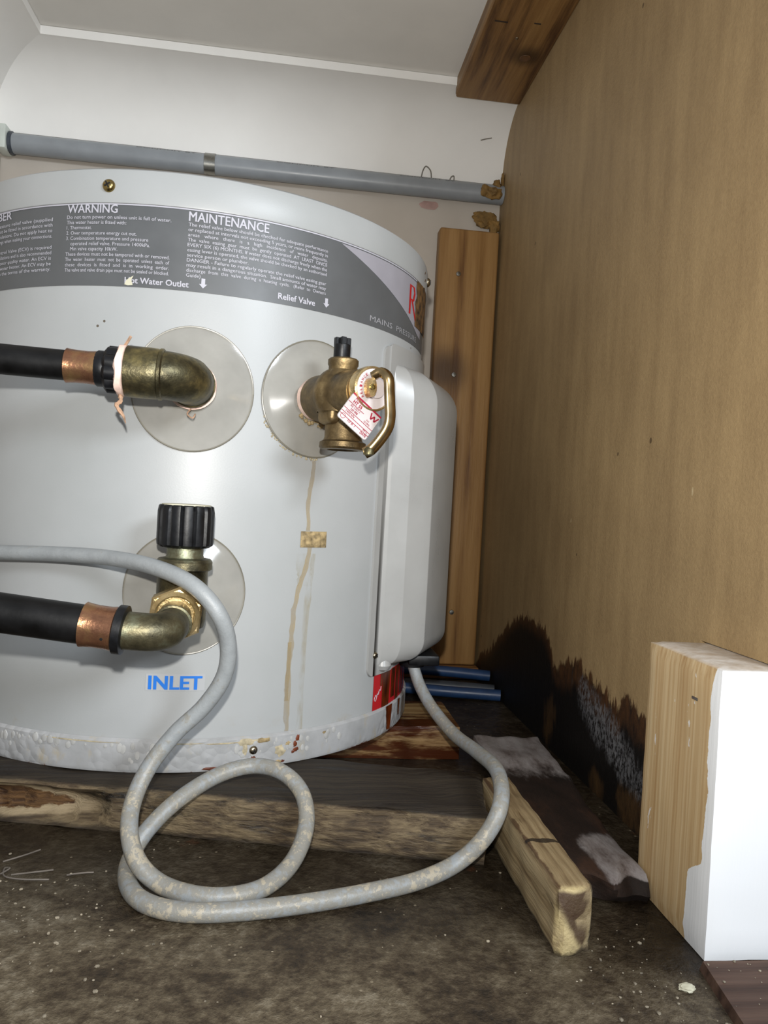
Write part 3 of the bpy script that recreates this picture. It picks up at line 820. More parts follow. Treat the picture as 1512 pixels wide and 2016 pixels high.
# the tall red initial at the right end of the band
def bars(segs, w, r):
    gs = []
    for (a, b) in segs:
        a, b = V((a[0], a[1] * 1000)), V((b[0], b[1] * 1000)); d = (b - a).normalized(); nrm = V((-d.y, d.x)) * w
        gs.append(cyl_poly([(q.x, q.y / 1000) for q in (a - nrm, b - nrm, b + nrm, a + nrm)], r))
    return join(*gs)
obj('initial', bars([((60.4, .180), (60.4, .204)), ((60.2, .2035), (62.6, .2035)), ((62.6, .204), (63.4, .199)), ((63.4, .199), (62.6, .1925)), ((62.8, .1925), (60.2, .1925)), ((61.6, .1925), (65.5, .1745))], .55, RT), 'red_print', label, smooth=False)
# torn spots in the band
obj('tear', cyl_poly([(-8.9, .1580), (-8.2, .1574), (-7.3, .1578), (-7.6, .1612), (-7.2, .1640), (-8.1, .1622), (-8.6, .1605)], .2010), 'caulk', label, smooth=False)

# torn insulation that shows at the right edge above the cover
gi = []
for i in range(15):
    for j in range(24):
        ph = 64.5 + 14 * i / 14; z = .173 + .060 * j / 23
        edge = max(0, 1 - abs(i - 7) / 7.0) * min(1, min(j, 23 - j) / 3)
        gi.append(cyl(ph + 1.6 * noise.noise(V((j * .35, 0, 2))) * (1 if i < 2 else .2), z, .2010 + .0008 * edge + .0008 * noise.noise(V((ph * .9, z * 320, 0))) * edge))
obj('insulation_patch', (gi, [(j + 24 * i, j + 1 + 24 * i, j + 25 + 24 * i, j + 24 + 24 * i) for i in range(14) for j in range(23)]), 'insulation', heater)

# inlet sticker
st = obj('sticker', cyl_patch(-1.1, 10.0, -.1113, -.1000, .2003, 8), 'clear_sticker', heater)
obj('lettering', text_geo('INLET', -.6, -.1102, .0089, 10.1, .032, lambda x, y: cyl(x, y, .2007)), 'blue_print', st, smooth=False)
# red sticker, rust runs
rd = obj('sticker', cyl_patch(52.6, 78, -.1445, -.1150, .2004, 14), 'red_print', heater)
def squig(P): return sweep(catmull([cyl(p, z, .2006) for p, z in P], 4), .00022, 5)
for P in ([(53.3, -.1335), (53.9, -.1318), (54.2, -.1340), (53.7, -.1368), (53.2, -.1350), (53.6, -.1322)], [(54.3, -.1340), (54.5, -.1312), (54.9, -.1322), (55.1, -.1296)], [(55.1, -.1316), (55.5, -.1284), (55.9, -.1296), (56.2, -.1262)]):
    obj('script_stroke', squig(P), 'label_letter', rd)
for (p0, w, z0, z1, r) in ((59.0, 2.3, -.1155, -.1452, .2006), (63.4, 1.5, -.1155, -.1400, .2006), (66.8, 1.5, -.1155, -.1445, .2006), (70.3, 1.3, -.1155, -.142, .2006), (74, 1.6, -.1155, -.143, .2006), (56.2, .5, -.1155, -.126, .2006)):
    obj('rust_run', cyl_poly([(p0 - w, z0), (p0 + w, z0), (p0 + w * .8, z1), (p0 - w * .9, z1)], r), 'rust_run', rd, smooth=False)
for (p0, w, z0, z1) in ((60, 1.9, -.1440, -.1640), (67.0, .9, -.1440, -.1580)):
    n = 10; pl = []
    for k in range(n + 1): pl.append((p0 - w * (1 - .55 * k / n) + .3 * noise.noise(V((k * .6, p0, 0))), z0 + (z1 - z0) * k / n))
    for k in range(n, -1, -1): pl.append((p0 + w * (1 - .45 * k / n) + .3 * noise.noise(V((k * .6, p0, 5))), z0 + (z1 - z0) * k / n))
    obj('rust_run', cyl_poly(pl, .2029), 'rust_run', ring, smooth=False)
# brown water stains below the relief valve
def streak(pts, w, mat, name='water_stain'):
    pl = []
    P = []
    for a, b in zip(pts, pts[1:]):
        for k in range(6): P.append((a[0] + (b[0] - a[0]) * k / 6, a[1] + (b[1] - a[1]) * k / 6))
    P.append(pts[-1]); vs = []
    for i, (ph, z) in enumerate(P):
        ww = w * (1 + .4 * noise.noise(V((i * .7, w, 1)))); o_ = .25 * noise.noise(V((i * .5, 3, w)))
        vs += [cyl(ph - ww + o_, z, .2003), cyl(ph + ww + o_, z, .2003)]
    return obj(name, (vs, [(2 * i, 2 * i + 1, 2 * i + 3, 2 * i + 2) for i in range(len(P) - 1)]), mat, heater)
streak([(30.3, .0500), (29.9, .034), (29.4, .0199), (29.9, -.0002)], .48, 'streak')
streak([(30.4, -.0123), (29.4, -.030), (28.4, -.0400), (27.5, -.0566), (27.3, -.075), (27.1, -.093), (27.1, -.1294), (27.2, -.1437)], .55, 'streak')
streak([(31.2, -.0166), (30.3, -.057), (30.0, -.1047), (30.2, -.1437)], .75, 'streak_pale')
streak([(29.0, -.0166), (29.4, -.030), (29.6, -.04)], 1.6, 'streak_pale')
streak([(26.9, -.080), (26.7, -.11), (26.8, -.122)], .45, 'streak')
# crusted sticker remnant
gv = []
for i in range(15):
    for j in range(9):
        b = 1 if 0 < i < 14 and 0 < j < 8 else .1
        gv.append(cyl(28.1 + 6.3 * i / 14 + .12 * noise.noise(V((j, i, 0))), -.0122 + .0116 * j / 8 + .0004 * noise.noise(V((i, j, 7))), .2004 + b * (.0009 + .0010 * noise.noise(V((i * .9, j * .35, 1))))))
obj('sticker_remnant', (gv, [(i * 9 + j, (i + 1) * 9 + j, (i + 1) * 9 + j + 1, i * 9 + j + 1) for i in range(14) for j in range(8)]), 'scale_crust', heater)

# clear plastic cover plates round the three ports
def rosette(ph0, z0, R, rise):
    nr, na = 14, 72; vs, fs = [], []
    def P(rho, th, lift): return cyl(ph0 + rho * cos(th) * DEG * .965, z0 + rho * sin(th), .2 + lift)
    prof = [(R, .0006)] + [(R - .0004, .0018)] + [(R - .0015 - (R - .0165) * k / nr, .0018 + rise * (k / nr) ** 1.15) for k in range(1, nr + 1)]
    prof += [(.0142, .0018 + rise - .0012), (.0135, .0018 + rise - .003)]
    for rho, h in prof:
        for k in range(na): vs.append(P(rho, 2 * pi * k / na, h))
    for i in range(len(prof) - 1):
        for k in range(na): fs.append((i * na + k, i * na + (k + 1) % na, (i + 1) * na + (k + 1) % na, (i + 1) * na + k))
    o = obj('cover_plate', (vs, fs), 'rosette', heater)
    obj('rim', sweep([P(R, 2 * pi * k / na, .0012) for k in range(na + 1)], .0006, 6, caps=False), 'rosette_rim', o)
    return o
rosette(4.85, .0918, .0415, .0085)
rosette(29.6, .0940, .0415, .0085)
rosette(5.3, -.0450, .0412, .0080)
# crust along the lower edge of the middle plate
cr = []
for i in range(110):
    th = random.uniform(-2.75, -1.45); rr = .0415 + random.uniform(-.0008, .0022)
    r = random.uniform(.0003, .0008)
    cr.append(dome(cyl(29.6 + rr * cos(th) * DEG * .965, .094 + rr * sin(th), .2003), cyl(29.6, 0, 1), r, r * .8, 7))
o = obj('lime_crust', join(*cr), 'crust_pale', heater); o['kind'] = 'stuff'
cr = []
for i in range(46):
    th = random.uniform(-2.9, -.9); rr = random.uniform(.0140, .0185); r = random.uniform(.0006, .0016)
    cr.append(dome(cyl(29.2 + rr * cos(th) * DEG, .0925 + rr * sin(th), .2095), cyl(29.6, 0, 1), r, r * .8, 7))
o = obj('lime_crust', join(*cr), 'scale_crust', heater); o['kind'] = 'stuff'

# element cover at the right side
def fillet(poly, rads, n=5):
    out = [V(poly[0])]
    for i in range(1, len(poly) - 1):
        a, b, c = V(poly[i - 1]), V(poly[i]), V(poly[i + 1]); r = rads[i]
        u, w = (a - b).normalized(), (c - b).normalized(); half = u.angle(w) / 2
        d = min(r / math.tan(half), (a - b).length * .48, (c - b).length * .48); p0, p1 = b + u * d, b + w * d
        for k in range(n + 1):
            t = k / n; out.append((1 - t) ** 2 * p0 + 2 * t * (1 - t) * b + t * t * p1)
    out.append(V(poly[-1])); return out
A2 = cyl(52.7, 0, .2016); F2 = cyl(112, 0, .2012)
sec = fillet([A2.xy, (.1640, -.1222), (.1794, -.1205), (.2006, -.1085), (.2300, -.0500), (.2330, .010), (.2120, .050), F2.xy], [0, .002, .0015, .0025, .012, .02, .01, 0])
N = len(sec); zs, ss = [], []
zt, zb, rd_ = .1345, -.1085, .022
for k in range(11):
    a = pi / 2 * k / 10; zs.append(zt - rd_ * (1 - sin(a)) ); ss.append(cos(a) if False else 0)
levels = []
for k in range(13):
    a = pi / 2 * k / 12; levels.append((zt - .026 * (1 - cos(a)) if False else zt - .030 * (1 - cos(a)), sin(a)))
mid = [(z_, 1) for z_ in (.08, .04, 0, -.04, -.07)]
low = []
for k in range(12, -1, -1):
    a = pi / 2 * k / 12; low.append((zb + .020 * (1 - cos(a)), sin(a) ** .8))
levels += mid + low
vs, fs = [], []
for (z, s) in levels:
    for q in sec:
        r = q.length; d = q / r; rr = .2006 + max(0, (r - .2006)) * s
        vs.append(V((d.x * rr, d.y * rr, z)))
for j in range(len(levels) - 1):
    for i in range(N - 1): fs.append((j * N + i, j * N + i + 1, (j + 1) * N + i + 1, (j + 1) * N + i))
cover = obj('element_cover', (vs, fs), 'cover_plastic', heater, angle=50)
def round_patch(p0, p1, z0, z1, rz):
    pl = []; rp = rz * DEG
    for cx, cz, a0 in ((p1 - rp, z0 + rz, -pi / 2), (p1 - rp, z1 - rz, 0), (p0 + rp, z1 - rz, pi / 2), (p0 + rp, z0 + rz, pi)):
        for k in range(7):
            a = a0 + pi / 2 * k / 6; pl.append((cx + rp * cos(a), cz + rz * sin(a)))
    return pl
def thick_cyl(poly, r0, r1):
    a = cyl_poly(poly, r1); n = len(poly)
    side = [cyl(p, z, r0) for p, z in poly] + [cyl(p, z, r1) for p, z in poly]
    return join(a, (side, [(i, (i + 1) % n, (i + 1) % n + n, i + n) for i in range(n)]))
obj('flange', thick_cyl(round_patch(49.2, 62, -.1150, .1465, .007), .2000, .2020), 'cover_plastic', cover)
obj('flange', thick_cyl(round_patch(51.3, 95, .118, .1490, .004), .2018, .2030), 'cover_plastic', cover)
screw('screw', cyl(51.7, -.0985, .2020), cyl(51.7, 0, 1), .0029, 'steel_screw', cover, .8)
obj('corner_foot', lathe([(.0001, 0), (.0055, .0005), (.0075, .004), (.006, .0095), (.0001, .0105)], cyl(55.5, -.1120, .2015), (0, 0, 1), 18), 'cover_plastic', cover)
gl = join(lathe([(.006, 0), (.0105, .001), (.011, .006), (.0095, .0115)], (.1975, -.074, -.1175), (0, 0, 1), 18),
          bevel_box((.192, -.088, -.114), (.219, -.050, -.105), .002))
obj('cable_gland', gl, 'black_plastic', cover)

# ------------------------------------------------------------------ hot water pipe
def axes(phi):
    a = math.radians(phi); return V((sin(a), -cos(a), 0)), V((cos(a), sin(a), 0)), V((0, 0, 1))
def arc(c, d0, d1, r, n=8):
    """quarter bend: starts along d0, leaves along d1; c = corner point"""
    d0, d1 = V(d0).normalized(), V(d1).normalized(); s = V(c) - d0 * r; out = []
    for k in range(n + 1):
        t = pi / 2 * k / n; out.append(s + d0 * r * sin(t) + d1 * r * (1 - cos(t)))
    return out
a, tt, kk = axes(4.9)
port = cyl(4.9, .0923)
hot = thing('hot_water_pipe', 'black pipe with brass elbow at the hot water outlet', 'pipe', tuple(port))
pd = V((-1, -.02, .022)).normalized()
cor = port + a * .050
ep = [port + a * .002, port + a * .018] + arc(cor, a, pd, .022, 10)
e_end = cor + pd * .0365
ep += [cor + pd * .0235, e_end]
rads = []
for q in ep:
    d = (q - cor).dot(pd); rads.append(.0138 if d < .002 else .0146)
obj('elbow', sweep(ep, rads, 28), 'brass_old', hot)
obj('elbow_bead', lathe([(.0145, -.0016), (.0156, -.0008), (.0156, .0008), (.0145, .0016)], cor + pd * .0165, pd, 28, close=False), 'brass_old', hot)
obj('elbow_bead', lathe([(.0138, -.0012), (.0150, -.0005), (.0150, .0008), (.0138, .0014)], port + a * .020, a, 28, close=False), 'brass_old', hot)
obj('socket', lathe([(.0146, 0), (.0152, .001), (.0154, .006), (.0154, .019), (.0140, .0195)], cor + pd * .0175, pd, 28), 'brass_old', hot)
def ragged_ring(o, ax, r0, r1, h0, h1, seed, segs=44):
    u, w, A = frame(ax); o = V(o); vs, fs = [], []
    for j, (r, h) in enumerate(((r0, h0), (r1, h0 + (h1 - h0) * .25), (r1, h1 - (h1 - h0) * .2), (r0, h1))):
        for k in range(segs):
            t = 2 * pi * k / segs; n_ = noise.noise(V((cos(t) * 2.4, sin(t) * 2.4, seed + j)))
            vs.append(o + A * (h + .0012 * n_) + (u * cos(t) + w * sin(t)) * (r + .0007 * n_))
    for j in range(3):
        for k in range(segs): fs.append((j * segs + k, j * segs + (k + 1) % segs, (j + 1) * segs + (k + 1) % segs, (j + 1) * segs + k))
    return vs, fs
tp = obj('thread_tape', ragged_ring(port, a, .0142, .0158, .0105, .0150, 3), 'tape', hot)
tp2 = obj('thread_tape', ragged_ring(e_end, pd, .0125, .0152, -.0005, .0055, 8), 'tape', hot)
b = e_end + pd * .003
obj('tape_end', sweep(catmull([b + V((0, -.002, -.0140)), b + V((.0010, -.004, -.0185)), b + V((-.001, -.005, -.0215)), b + V((.003, -.005, -.027)), b + V((.0045, -.004, -.0315))], 4), [.0014, .0012, .0016, .0010, .0013, .0015, .0011, .0016, .0013, .001, .0014, .0011, .0009, .0008, .0006, .0004, .0003], 7), 'tape_dirty', tp2)
obj('tape_end', sweep(catmull([b + V((.001, -.002, .0140)), b + V((.003, -.003, .0170)), b + V((.0045, -.002, .0205))], 4), .0009, 6), 'tape_dirty', tp2)
obj('tape_end', sweep(catmull([port + a * .016 + kk * -.0155, port + a * .018 + kk * -.019 - tt * .002, port + a * .019 + kk * -.0215 + tt * .0015, port + a * .017 + kk * -.0185 + tt * .003], 5), .0005, 6), 'tape_dirty', tp)
nutv = []
for h, r in ((.0035, .0118), (.0045, .0142), (.0105, .0142), (.0125, .0118)): nutv.append((r, h))
def ribbed(prof, o, ax, n, depth, sub=4):
    u, w, A = frame(ax); o = V(o); segs = n * sub; vs, fs = [], []
    for r, h in prof:
        for k in range(segs):
            t = 2 * pi * k / segs; q = r - (depth if k % sub == 0 else depth * .15 if k % sub in (1, sub - 1) else 0)
            vs.append(o + A * h + (u * cos(t) + w * sin(t)) * q)
    for i in range(len(prof) - 1):
        for k in range(segs): fs.append((i * segs + k, i * segs + (k + 1) % segs, (i + 1) * segs + (k + 1) % segs, (i + 1) * segs + k))
    fs.append(tuple(range(segs))); fs.append(tuple((len(prof) - 1) * segs + k for k in range(segs)))
    return vs, fs
obj('collar_nut', ribbed(nutv, e_end, pd, 10, .0014), 'black_plastic', hot)
obj('collar', lathe([(.0098, .010), (.0108, .0125), (.0108, .0165), (.0098, .0180)], e_end, pd, 24), 'black_plastic', hot)
obj('crimp_ring', lathe([(.0094, .0165), (.0102, .0170), (.0100, .0190), (.0097, .0220), (.0097, .0290), (.0100, .0325), (.0103, .0345), (.0094, .0350)], e_end, pd, 28), 'copper', hot)
ps = e_end + pd * .034
obj('pipe', sweep([ps + pd * s for s in (0, .05, .10, .15, .20)], .0090, 24), 'black_rubber', hot)

# ------------------------------------------------------------------ relief valve
a, tt, kk = axes(28.2); port = cyl(28.2, .0925)
rv = thing('relief_valve', 'brass pressure relief valve with lever and metal tag on the middle port', 'valve', tuple(port))
def R3(L, t, k): return port + a * L + tt * t + kk * k
obj('nipple', lathe([(.0115, 0), (.0115, .014)], port, a, 24), 'black_rubber', rv)
obj('thread_tape', ragged_ring(port, a, .0128, .0150, .009, .0165, 5), 'tape', rv)
obj('body', lathe([(.012, .0140), (.0150, .0150), (.0160, .0175), (.0160, .034), (.0170, .037), (.0188, .040), (.0190, .045), (.0172, .048), (.0158, .050), (.0154, .058), (.0150, .066), (.0135, .072)], port, a, 36), 'brass_valve', rv)
obj('outlet', lathe([(.012, -.002), (.0125, .008), (.0125, .028), (.0132, .030), (.0155, .0312), (.0158, .0345), (.0150, .0358), (.0105, .0362), (.0100, .030)], R3(.045, .003, 0), -kk, 32), 'brass_valve', rv)
obj('outlet_web', bevel_box((-.0155, -.009, -.020), (.004, .009, -.002), .004, 3, Matrix.Translation(R3(.045, .002, 0)) @ Matrix((tt, a, kk)).transposed().to_4x4() @ Matrix.Rotation(0, 4, 'Z')), 'brass_valve', rv)
obj('top_boss', lathe([(.0095, .008), (.0095, .0190), (.0102, .0200), (.0102, .0232), (.0092, .0242), (.004, .0243)], R3(.045, 0, 0), kk, 28), 'brass_valve', rv)
obj('shoulder', lathe([(.0158, -.012), (.0160, 0), (.0140, .010), (.0095, .0165)], R3(.045, 0, 0), kk, 28, close=False), 'brass_valve', rv)
plug = []
pp = [(.0052, .0240), (.0056, .0250), (.0056, .0330)]
plug.append(lathe(pp + [(.0052, .0335)], R3(.045, -.0015, 0), kk, 12))
for k in range(4):
    th = k * pi / 2 + .4; c = R3(.045, -.0015, 0) + kk * .0325 + (tt * cos(th) + a * sin(th)) * .0036
    plug.append(bevel_box((-.0016, -.0018, 0), (.0016, .0018, .0055), .0003, 1, Matrix.Translation(c) @ Matrix.Rotation(th, 4, 'Z')))
obj('black_plug', join(*plug), 'black_plastic', rv)
cap = R3(.072, .0018, .0015)
capo = obj('cap_ring', lathe([(.0128, 0), (.0142, .001), (.0146, .0045), (.0142, .0082), (.0132, .0090), (.0126, .0085)], cap, a, 40, close=False), 'brass_bright', rv)
obj('cap_disc', lathe([(.0134, .0078), (.0128, .0084), (.0062, .0090), (.0060, .0120), (.00005, .0122)], cap, a, 40, close=False), 'silver_tag', capo)
gs = []
word = 'RELIANCE  MANU'
for i, ch in enumerate(word):
    if ch == ' ': continue
    th = math.radians(212 - i * 12.0); cx, cy = .0098 * cos(th), .0098 * sin(th); rot = th - pi / 2
    def mp(x, y, cx=cx, cy=cy, rot=rot):
        return cap + a * .0094 + tt * (cx + x * cos(rot) - y * sin(rot)) + kk * (cy + x * sin(rot) + y * cos(rot))
    g = text_geo(ch, -.0007, -.0002, .0017, .0013, .02, mp, 0, a); gs.append(g)
obj('lettering', join(*gs), 'dark_red_print', capo, smooth=False)
# tag hanging from the cap
tc = [(-.0126, -.0023), (-.0241, -.0180), (-.0046, -.0314), (.0086, -.0157)]
ux = V((tc[3][0] - tc[0][0], tc[3][1] - tc[0][1])); wx = ux.length; ux.normalize()
uy = V((tc[1][0] - tc[0][0], tc[1][1] - tc[0][1])); wy = uy.length; uy.normalize()
def TG(x, y, l=0): return R3(.0795 + l, tc[0][0] + ux.x * x + uy.x * y, tc[0][1] + ux.y * x + uy.y * y)
def tag_plate():
    pl = []
    for cx, cy, a0 in ((.0016, .0016, pi), (wx - .0016, .0016, 1.5 * pi), (wx - .0016, wy - .0016, 0), (.0016, wy - .0016, .5 * pi)):
        for k in range(5):
            t = a0 + pi / 2 * k / 4; pl.append((cx + .0016 * cos(t), cy + .0016 * sin(t)))
    n = len(pl); vs = [TG(x, y, 0) for x, y in pl] + [TG(x, y, .0009) for x, y in pl]
    return vs, [tuple(range(n)), tuple(range(n, 2 * n))] + [(i, (i + 1) % n, (i + 1) % n + n, i + n) for i in range(n)]
tg = obj('tag', tag_plate(), 'silver_tag', rv, smooth=False)
def tmap(x, y): return TG(x, -y, .0011)
def tline(x0, y0, x1, y1, w=.00018):
    d = V((x1 - x0, y1 - y0)).normalized(); n_ = V((-d.y, d.x)) * w
    return [TG(x0 - n_.x, y0 - n_.y, .0011), TG(x1 - n_.x, y1 - n_.y, .0011), TG(x1 + n_.x, y1 + n_.y, .0011), TG(x0 + n_.x, y0 + n_.y, .0011)], [(0, 1, 2, 3)]
tx = [text_geo('MODEL', .0035, -.0030, .0017, .0058, .02, tmap, 0, a), text_geo('HT 55', .0032, -.0058, .0022, .0074, .03, tmap, 0, a),
      text_geo('AS 1357.1', .0030, -.0085, .0014, .0080, .01, tmap, 0, a), text_geo('LN 998', .0048, -.0106, .0015, .0056, .015, tmap, 0, a),
      text_geo('1400 kPa', .0026, -.0134, .0014, .0075, .01, tmap, 0, a), text_geo('99°C', wx - .0058, -.0155, .0015, .0042, .015, tmap, 0, a),
      text_geo('DATE', wx - .0062, -.0182, .0016, .0050, .02, tmap, 0, a), text_geo('SAI', wx - .0075, -.0088, .0009, .0022, .01, tmap, 0, a),
      text_geo('GLOBAL', wx - .0085, -.0106, .0011, .0052, .01, tmap, 0, a), text_geo('10 B 1', .0075, -.0178, .0014, .0062, .01, tmap, 0, a)]
tx += [tline(0, .0066, wx * .55, .0066), tline(0, .0115, wx, .0115), tline(0, .0142, wx, .0142), tline(0, .0162, wx, .0162)]
tx += [tline(0, .0006, wx, .0006, .0006)]
tx += [tline(wx - .0072, .0022, wx - .0056, .0062, .0005), tline(wx - .0056, .0062, wx - .0040, .0030, .0005), tline(wx - .0040, .0030, wx - .0026, .0062, .0005), tline(wx - .0026, .0062, wx - .0008, .0022, .0005)]
crc = [(.0030 + .0017 * cos(2 * pi * k / 20), .0168 + .0017 * sin(2 * pi * k / 20)) for k in range(21)]
tx += [tline(*p, *q, .00012) for p, q in zip(crc, crc[1:])]
obj('lettering', join(*tx), 'dark_red_print', tg, smooth=False)
# easing lever
lv = [R3(.086, -.0040, .0080), R3(.090, .0000, .0105), R3(.0935, .0032, .0070), R3(.094, .0042, -.001), R3(.094, .0050, -.008), R3(.0935, .0062, -.016), R3(.0925, .0056, -.023), R3(.090, .0025, -.030), R3(.087, -.0018, -.0368), R3(.084, -.0050, -.0395)]
lp = catmull(lv, 5)
lever = obj('lever', sweep(lp, [.0026 + .0012 * min(1, i / 8) for i in range(len(lp))], 16, (a, .62)), 'gold_zinc', rv)
obj('lever_end', lathe([(.0022, -.0025), (.0034, -.0018), (.0036, .001), (.0024, .003)], R3(.086, -.0032, -.0385), kk, 16), 'brass_old', lever)
cl = []
for k in range(20):
    t = 2 * pi * k / 20; cl.append((.0030 * cos(t) - .0045, .0060 * sin(t) + .0010))
vs = [R3(.083, x, y) for x, y in cl] + [R3(.0885, x, y) for x, y in cl]
obj('clevis', (vs, [tuple(range(20)), tuple(range(20, 40))] + [(i, (i + 1) % 20, (i + 1) % 20 + 20, i + 20) for i in range(20)]), 'brass_bright', lever)
obj('rivet', lathe([(.0019, -.0003), (.0019, .0009), (.0012, .0010), (.0010, .0004), (.00005, .0004)], R3(.0885, -.0048, .0012), a, 16), 'brass_screw', lever)

# ------------------------------------------------------------------ inlet valve and pipe
a, tt, kk = axes(5.2); port = cyl(5.2, -.0450)
iv = thing('inlet_valve', 'brass stop valve with a ribbed black knob at the cold inlet', 'valve', tuple(port))
def I3(L, t, k): return port + a * L + tt * t + kk * k
obj('nipple', lathe([(.0125, 0), (.0125, .024)], port, a, 28), 'brass_old', iv)
obj('body', lathe([(.010, -.0185), (.0142, -.0165), (.0154, -.012), (.0154, .018), (.0160, .0195)], I3(.036, 0, 0), kk, 36), 'brass_old', iv)
obj('bonnet', lathe([(.0156, .0190), (.0172, .0200), (.0172, .0245), (.0160, .0262), (.0118, .0270), (.0112, .0285), (.0112, .0365)], I3(.036, .0008, 0), kk, 8 * 4), 'brass_green', iv)
kb = ribbed([(.0150, .0335), (.0172, .0350), (.0174, .0370), (.0174, .0555), (.0168, .0590), (.0160, .0596)], I3(.036, .0004, 0), kk, 14, .0017, 6)
knob = obj('knob', kb, 'black_plastic', iv)
obj('knob_top', lathe([(.0152, .0594), (.0150, .0602), (.0135, .0604), (.0001, .0606)], I3(.036, .0004, 0), kk, 28), 'caulk', knob)
nut_o = I3(.040, -.0015, -.0048)
obj('spigot', lathe([(.0135, 0), (.0135, .016)], nut_o, a, 28), 'brass_old', iv)
nt = obj('hex_nut', lathe([(.0150, .010), (.0170, .012), (.0170, .0265), (.0156, .0285), (.0124, .0290), (.0118, .0275)], nut_o, a, 6, close=True, ang0=.42), 'brass_bright', iv, smooth=False)
obj('nut_chamfer', lathe([(.0142, .0280), (.0142, .0288), (.0120, .0305), (.0112, .0300)], nut_o, a, 30, close=False), 'brass_bright', nt)

ip = thing('inlet_pipe', 'thick black pipe with copper ring and elbow feeding the inlet valve', 'pipe', tuple(I3(.09, 0, -.015)))
cor = I3(.0965, -.0030, -.0105); d0 = (cor - nut_o - a * .024).normalized()
pd = V((-1, .03, .085)).normalized(); pd = (pd - d0 * pd.dot(d0)).normalized(); 
ep = [nut_o + a * .022, cor - d0 * .020] + arc(cor, d0, pd, .0135, 10) + [cor + pd * .0185, cor + pd * .024]
obj('elbow', sweep(ep, [.0096] * 2 + [.0098] * 3 + [.0104] * (len(ep) - 5), 28), 'brass_green', ip)
obj('elbow_bead', lathe([(.0096, -.001), (.0108, -.0004), (.0108, .0008), (.0096, .0012)], cor - d0 * .018, d0, 28, close=False), 'brass_green', ip)
e_end = cor + pd * .0225; pd = V((-1, .035, .105)).normalized()
obj('collar', lathe([(.0112, 0), (.0134, .0006), (.0134, .0048), (.0122, .0056)], e_end, pd, 28), 'black_plastic', ip)
obj('crimp_ring', lathe([(.0108, .0045), (.0122, .0048), (.0120, .0065), (.0116, .0090), (.0115, .0160), (.0119, .0200), (.0123, .0225), (.0108, .0228)], e_end, pd, 30), 'copper', ip)
obj('crimp_hole', lathe([(.0001, .0002), (.0009, .0001), (.0009, -.0002)], e_end + pd * .0105 + V((0, -.0107, -.0043)), (0, -.93, -.37), 10), 'dark_gap', ip)
ps = e_end + pd * .0215
obj('pipe', sweep([ps + pd * s for s in (0, .05, .1, .15, .2)], .0107, 26), 'black_rubber', ip)

# ------------------------------------------------------------------ power cable
CP = [(-.22, -.085, -.027), (-.175, -.132, -.0265), (-0.1365, -0.1648, -0.026), (-0.1063, -0.1834, -0.025), (-0.0649, -0.2018, -0.0223), (-0.0287, -0.2191, -0.0213), (0.0046, -0.246, -0.0226), (0.0321, -0.2681, -0.0295), (0.0478, -0.272, -0.0444), (0.0549, -0.264, -0.0641), (0.0538, -0.258, -0.0862), (0.0418, -0.254, -0.1066), (0.0245, -0.254, -0.1218), (0.0099, -0.258, -0.1422), (0.0038, -0.27, -0.1587), (0.0053, -0.284, -0.1703), (0.0128, -0.295, -0.1823), (0.0255, -0.3002, -0.1915), (0.0462, -0.3131, -0.1915), (0.0662, -0.3144, -0.1915), (0.0846, -0.3052, -0.1915), (0.0997, -0.284, -0.1878), (0.1076, -0.262, -0.1752), (0.1046, -0.247, -0.1608), (0.0913, -0.235, -0.1516), (0.0714, -0.222, -0.1519), (0.0495, -0.23, -0.1556), (0.0273, -0.248, -0.1649), (0.0124, -0.262, -0.177), (0.0047, -0.27, -0.1899), (0.0061, -0.2893, -0.193), (0.0147, -0.3098, -0.193), (0.028, -0.3211, -0.193), (0.0467, -0.3267, -0.193), (0.0736, -0.3248, -0.193), (0.1053, -0.3184, -0.193), (0.139, -0.3079, -0.193), (0.1725, -0.2948, -0.193), (0.198, -0.28, -0.1899), (0.2139, -0.283, -0.1717), (0.223, -0.28, -0.153), (0.2317, -0.24, -0.1473), (0.229, -0.19, -0.1525), (0.2221, -0.145, -0.1558), (0.2108, -0.105, -0.1453), (0.2027, -0.085, -0.1315), (0.1981, -0.078, -0.1166)]
def smooth_pts(P, it=1):
    P = [V(p) for p in P]
    for _ in range(it): P = [P[0]] + [P[i - 1] * .15 + P[i] * .70 + P[i + 1] * .15 for i in range(1, len(P) - 1)] + [P[-1]]
    return P
tag(obj('power_cable', sweep(catmull(smooth_pts(CP), 8), .0050, 18), 'cable'), 'dirty grey power cable looping from the heater cover across the floor', 'cable')

# ------------------------------------------------------------------ conduit along the back wall
cz_ = .4300; cy_ = WY - .0125
con = thing('conduit_pipe', 'grey plastic conduit running along the back wall under the cornice', 'pipe', (0, cy_, cz_ - .012))
obj('pipe', lathe([(.0118, -.2735), (.0118, .3365)], (0, cy_, cz_), (1, 0, 0), 28), 'conduit_plastic', con)
sd = []
for k in range(13):
    t = pi * k / 12 - pi / 2; sd.append((cos(t), sin(t)))
vs = []
for x in (-.0430, -.0300):
    for r in (.0120, .0131):
        for c, s in sd: vs.append(V((x, cy_ - c * r, cz_ + s * r)))
n = 13; fs = []
for k in range(12):
    fs += [(k, k + 1, n + k + 1, n + k), (2 * n + k, 2 * n + k + 1, 3 * n + k + 1, 3 * n + k), (n + k, n + k + 1, 3 * n + k + 1, 3 * n + k), (k, k + 1, 2 * n + k + 1, 2 * n + k)]
sad = obj('saddle_clip', join((vs, fs), bevel_box((-.0430, WY - .0016, cz_ + .012), (-.0300, WY - .0003, cz_ + .0165), .0003, 1), bevel_box((-.0430, WY - .0016, cz_ - .022), (-.0300, WY - .0003, cz_ - .012), .0003, 1)), 'zinc', con)
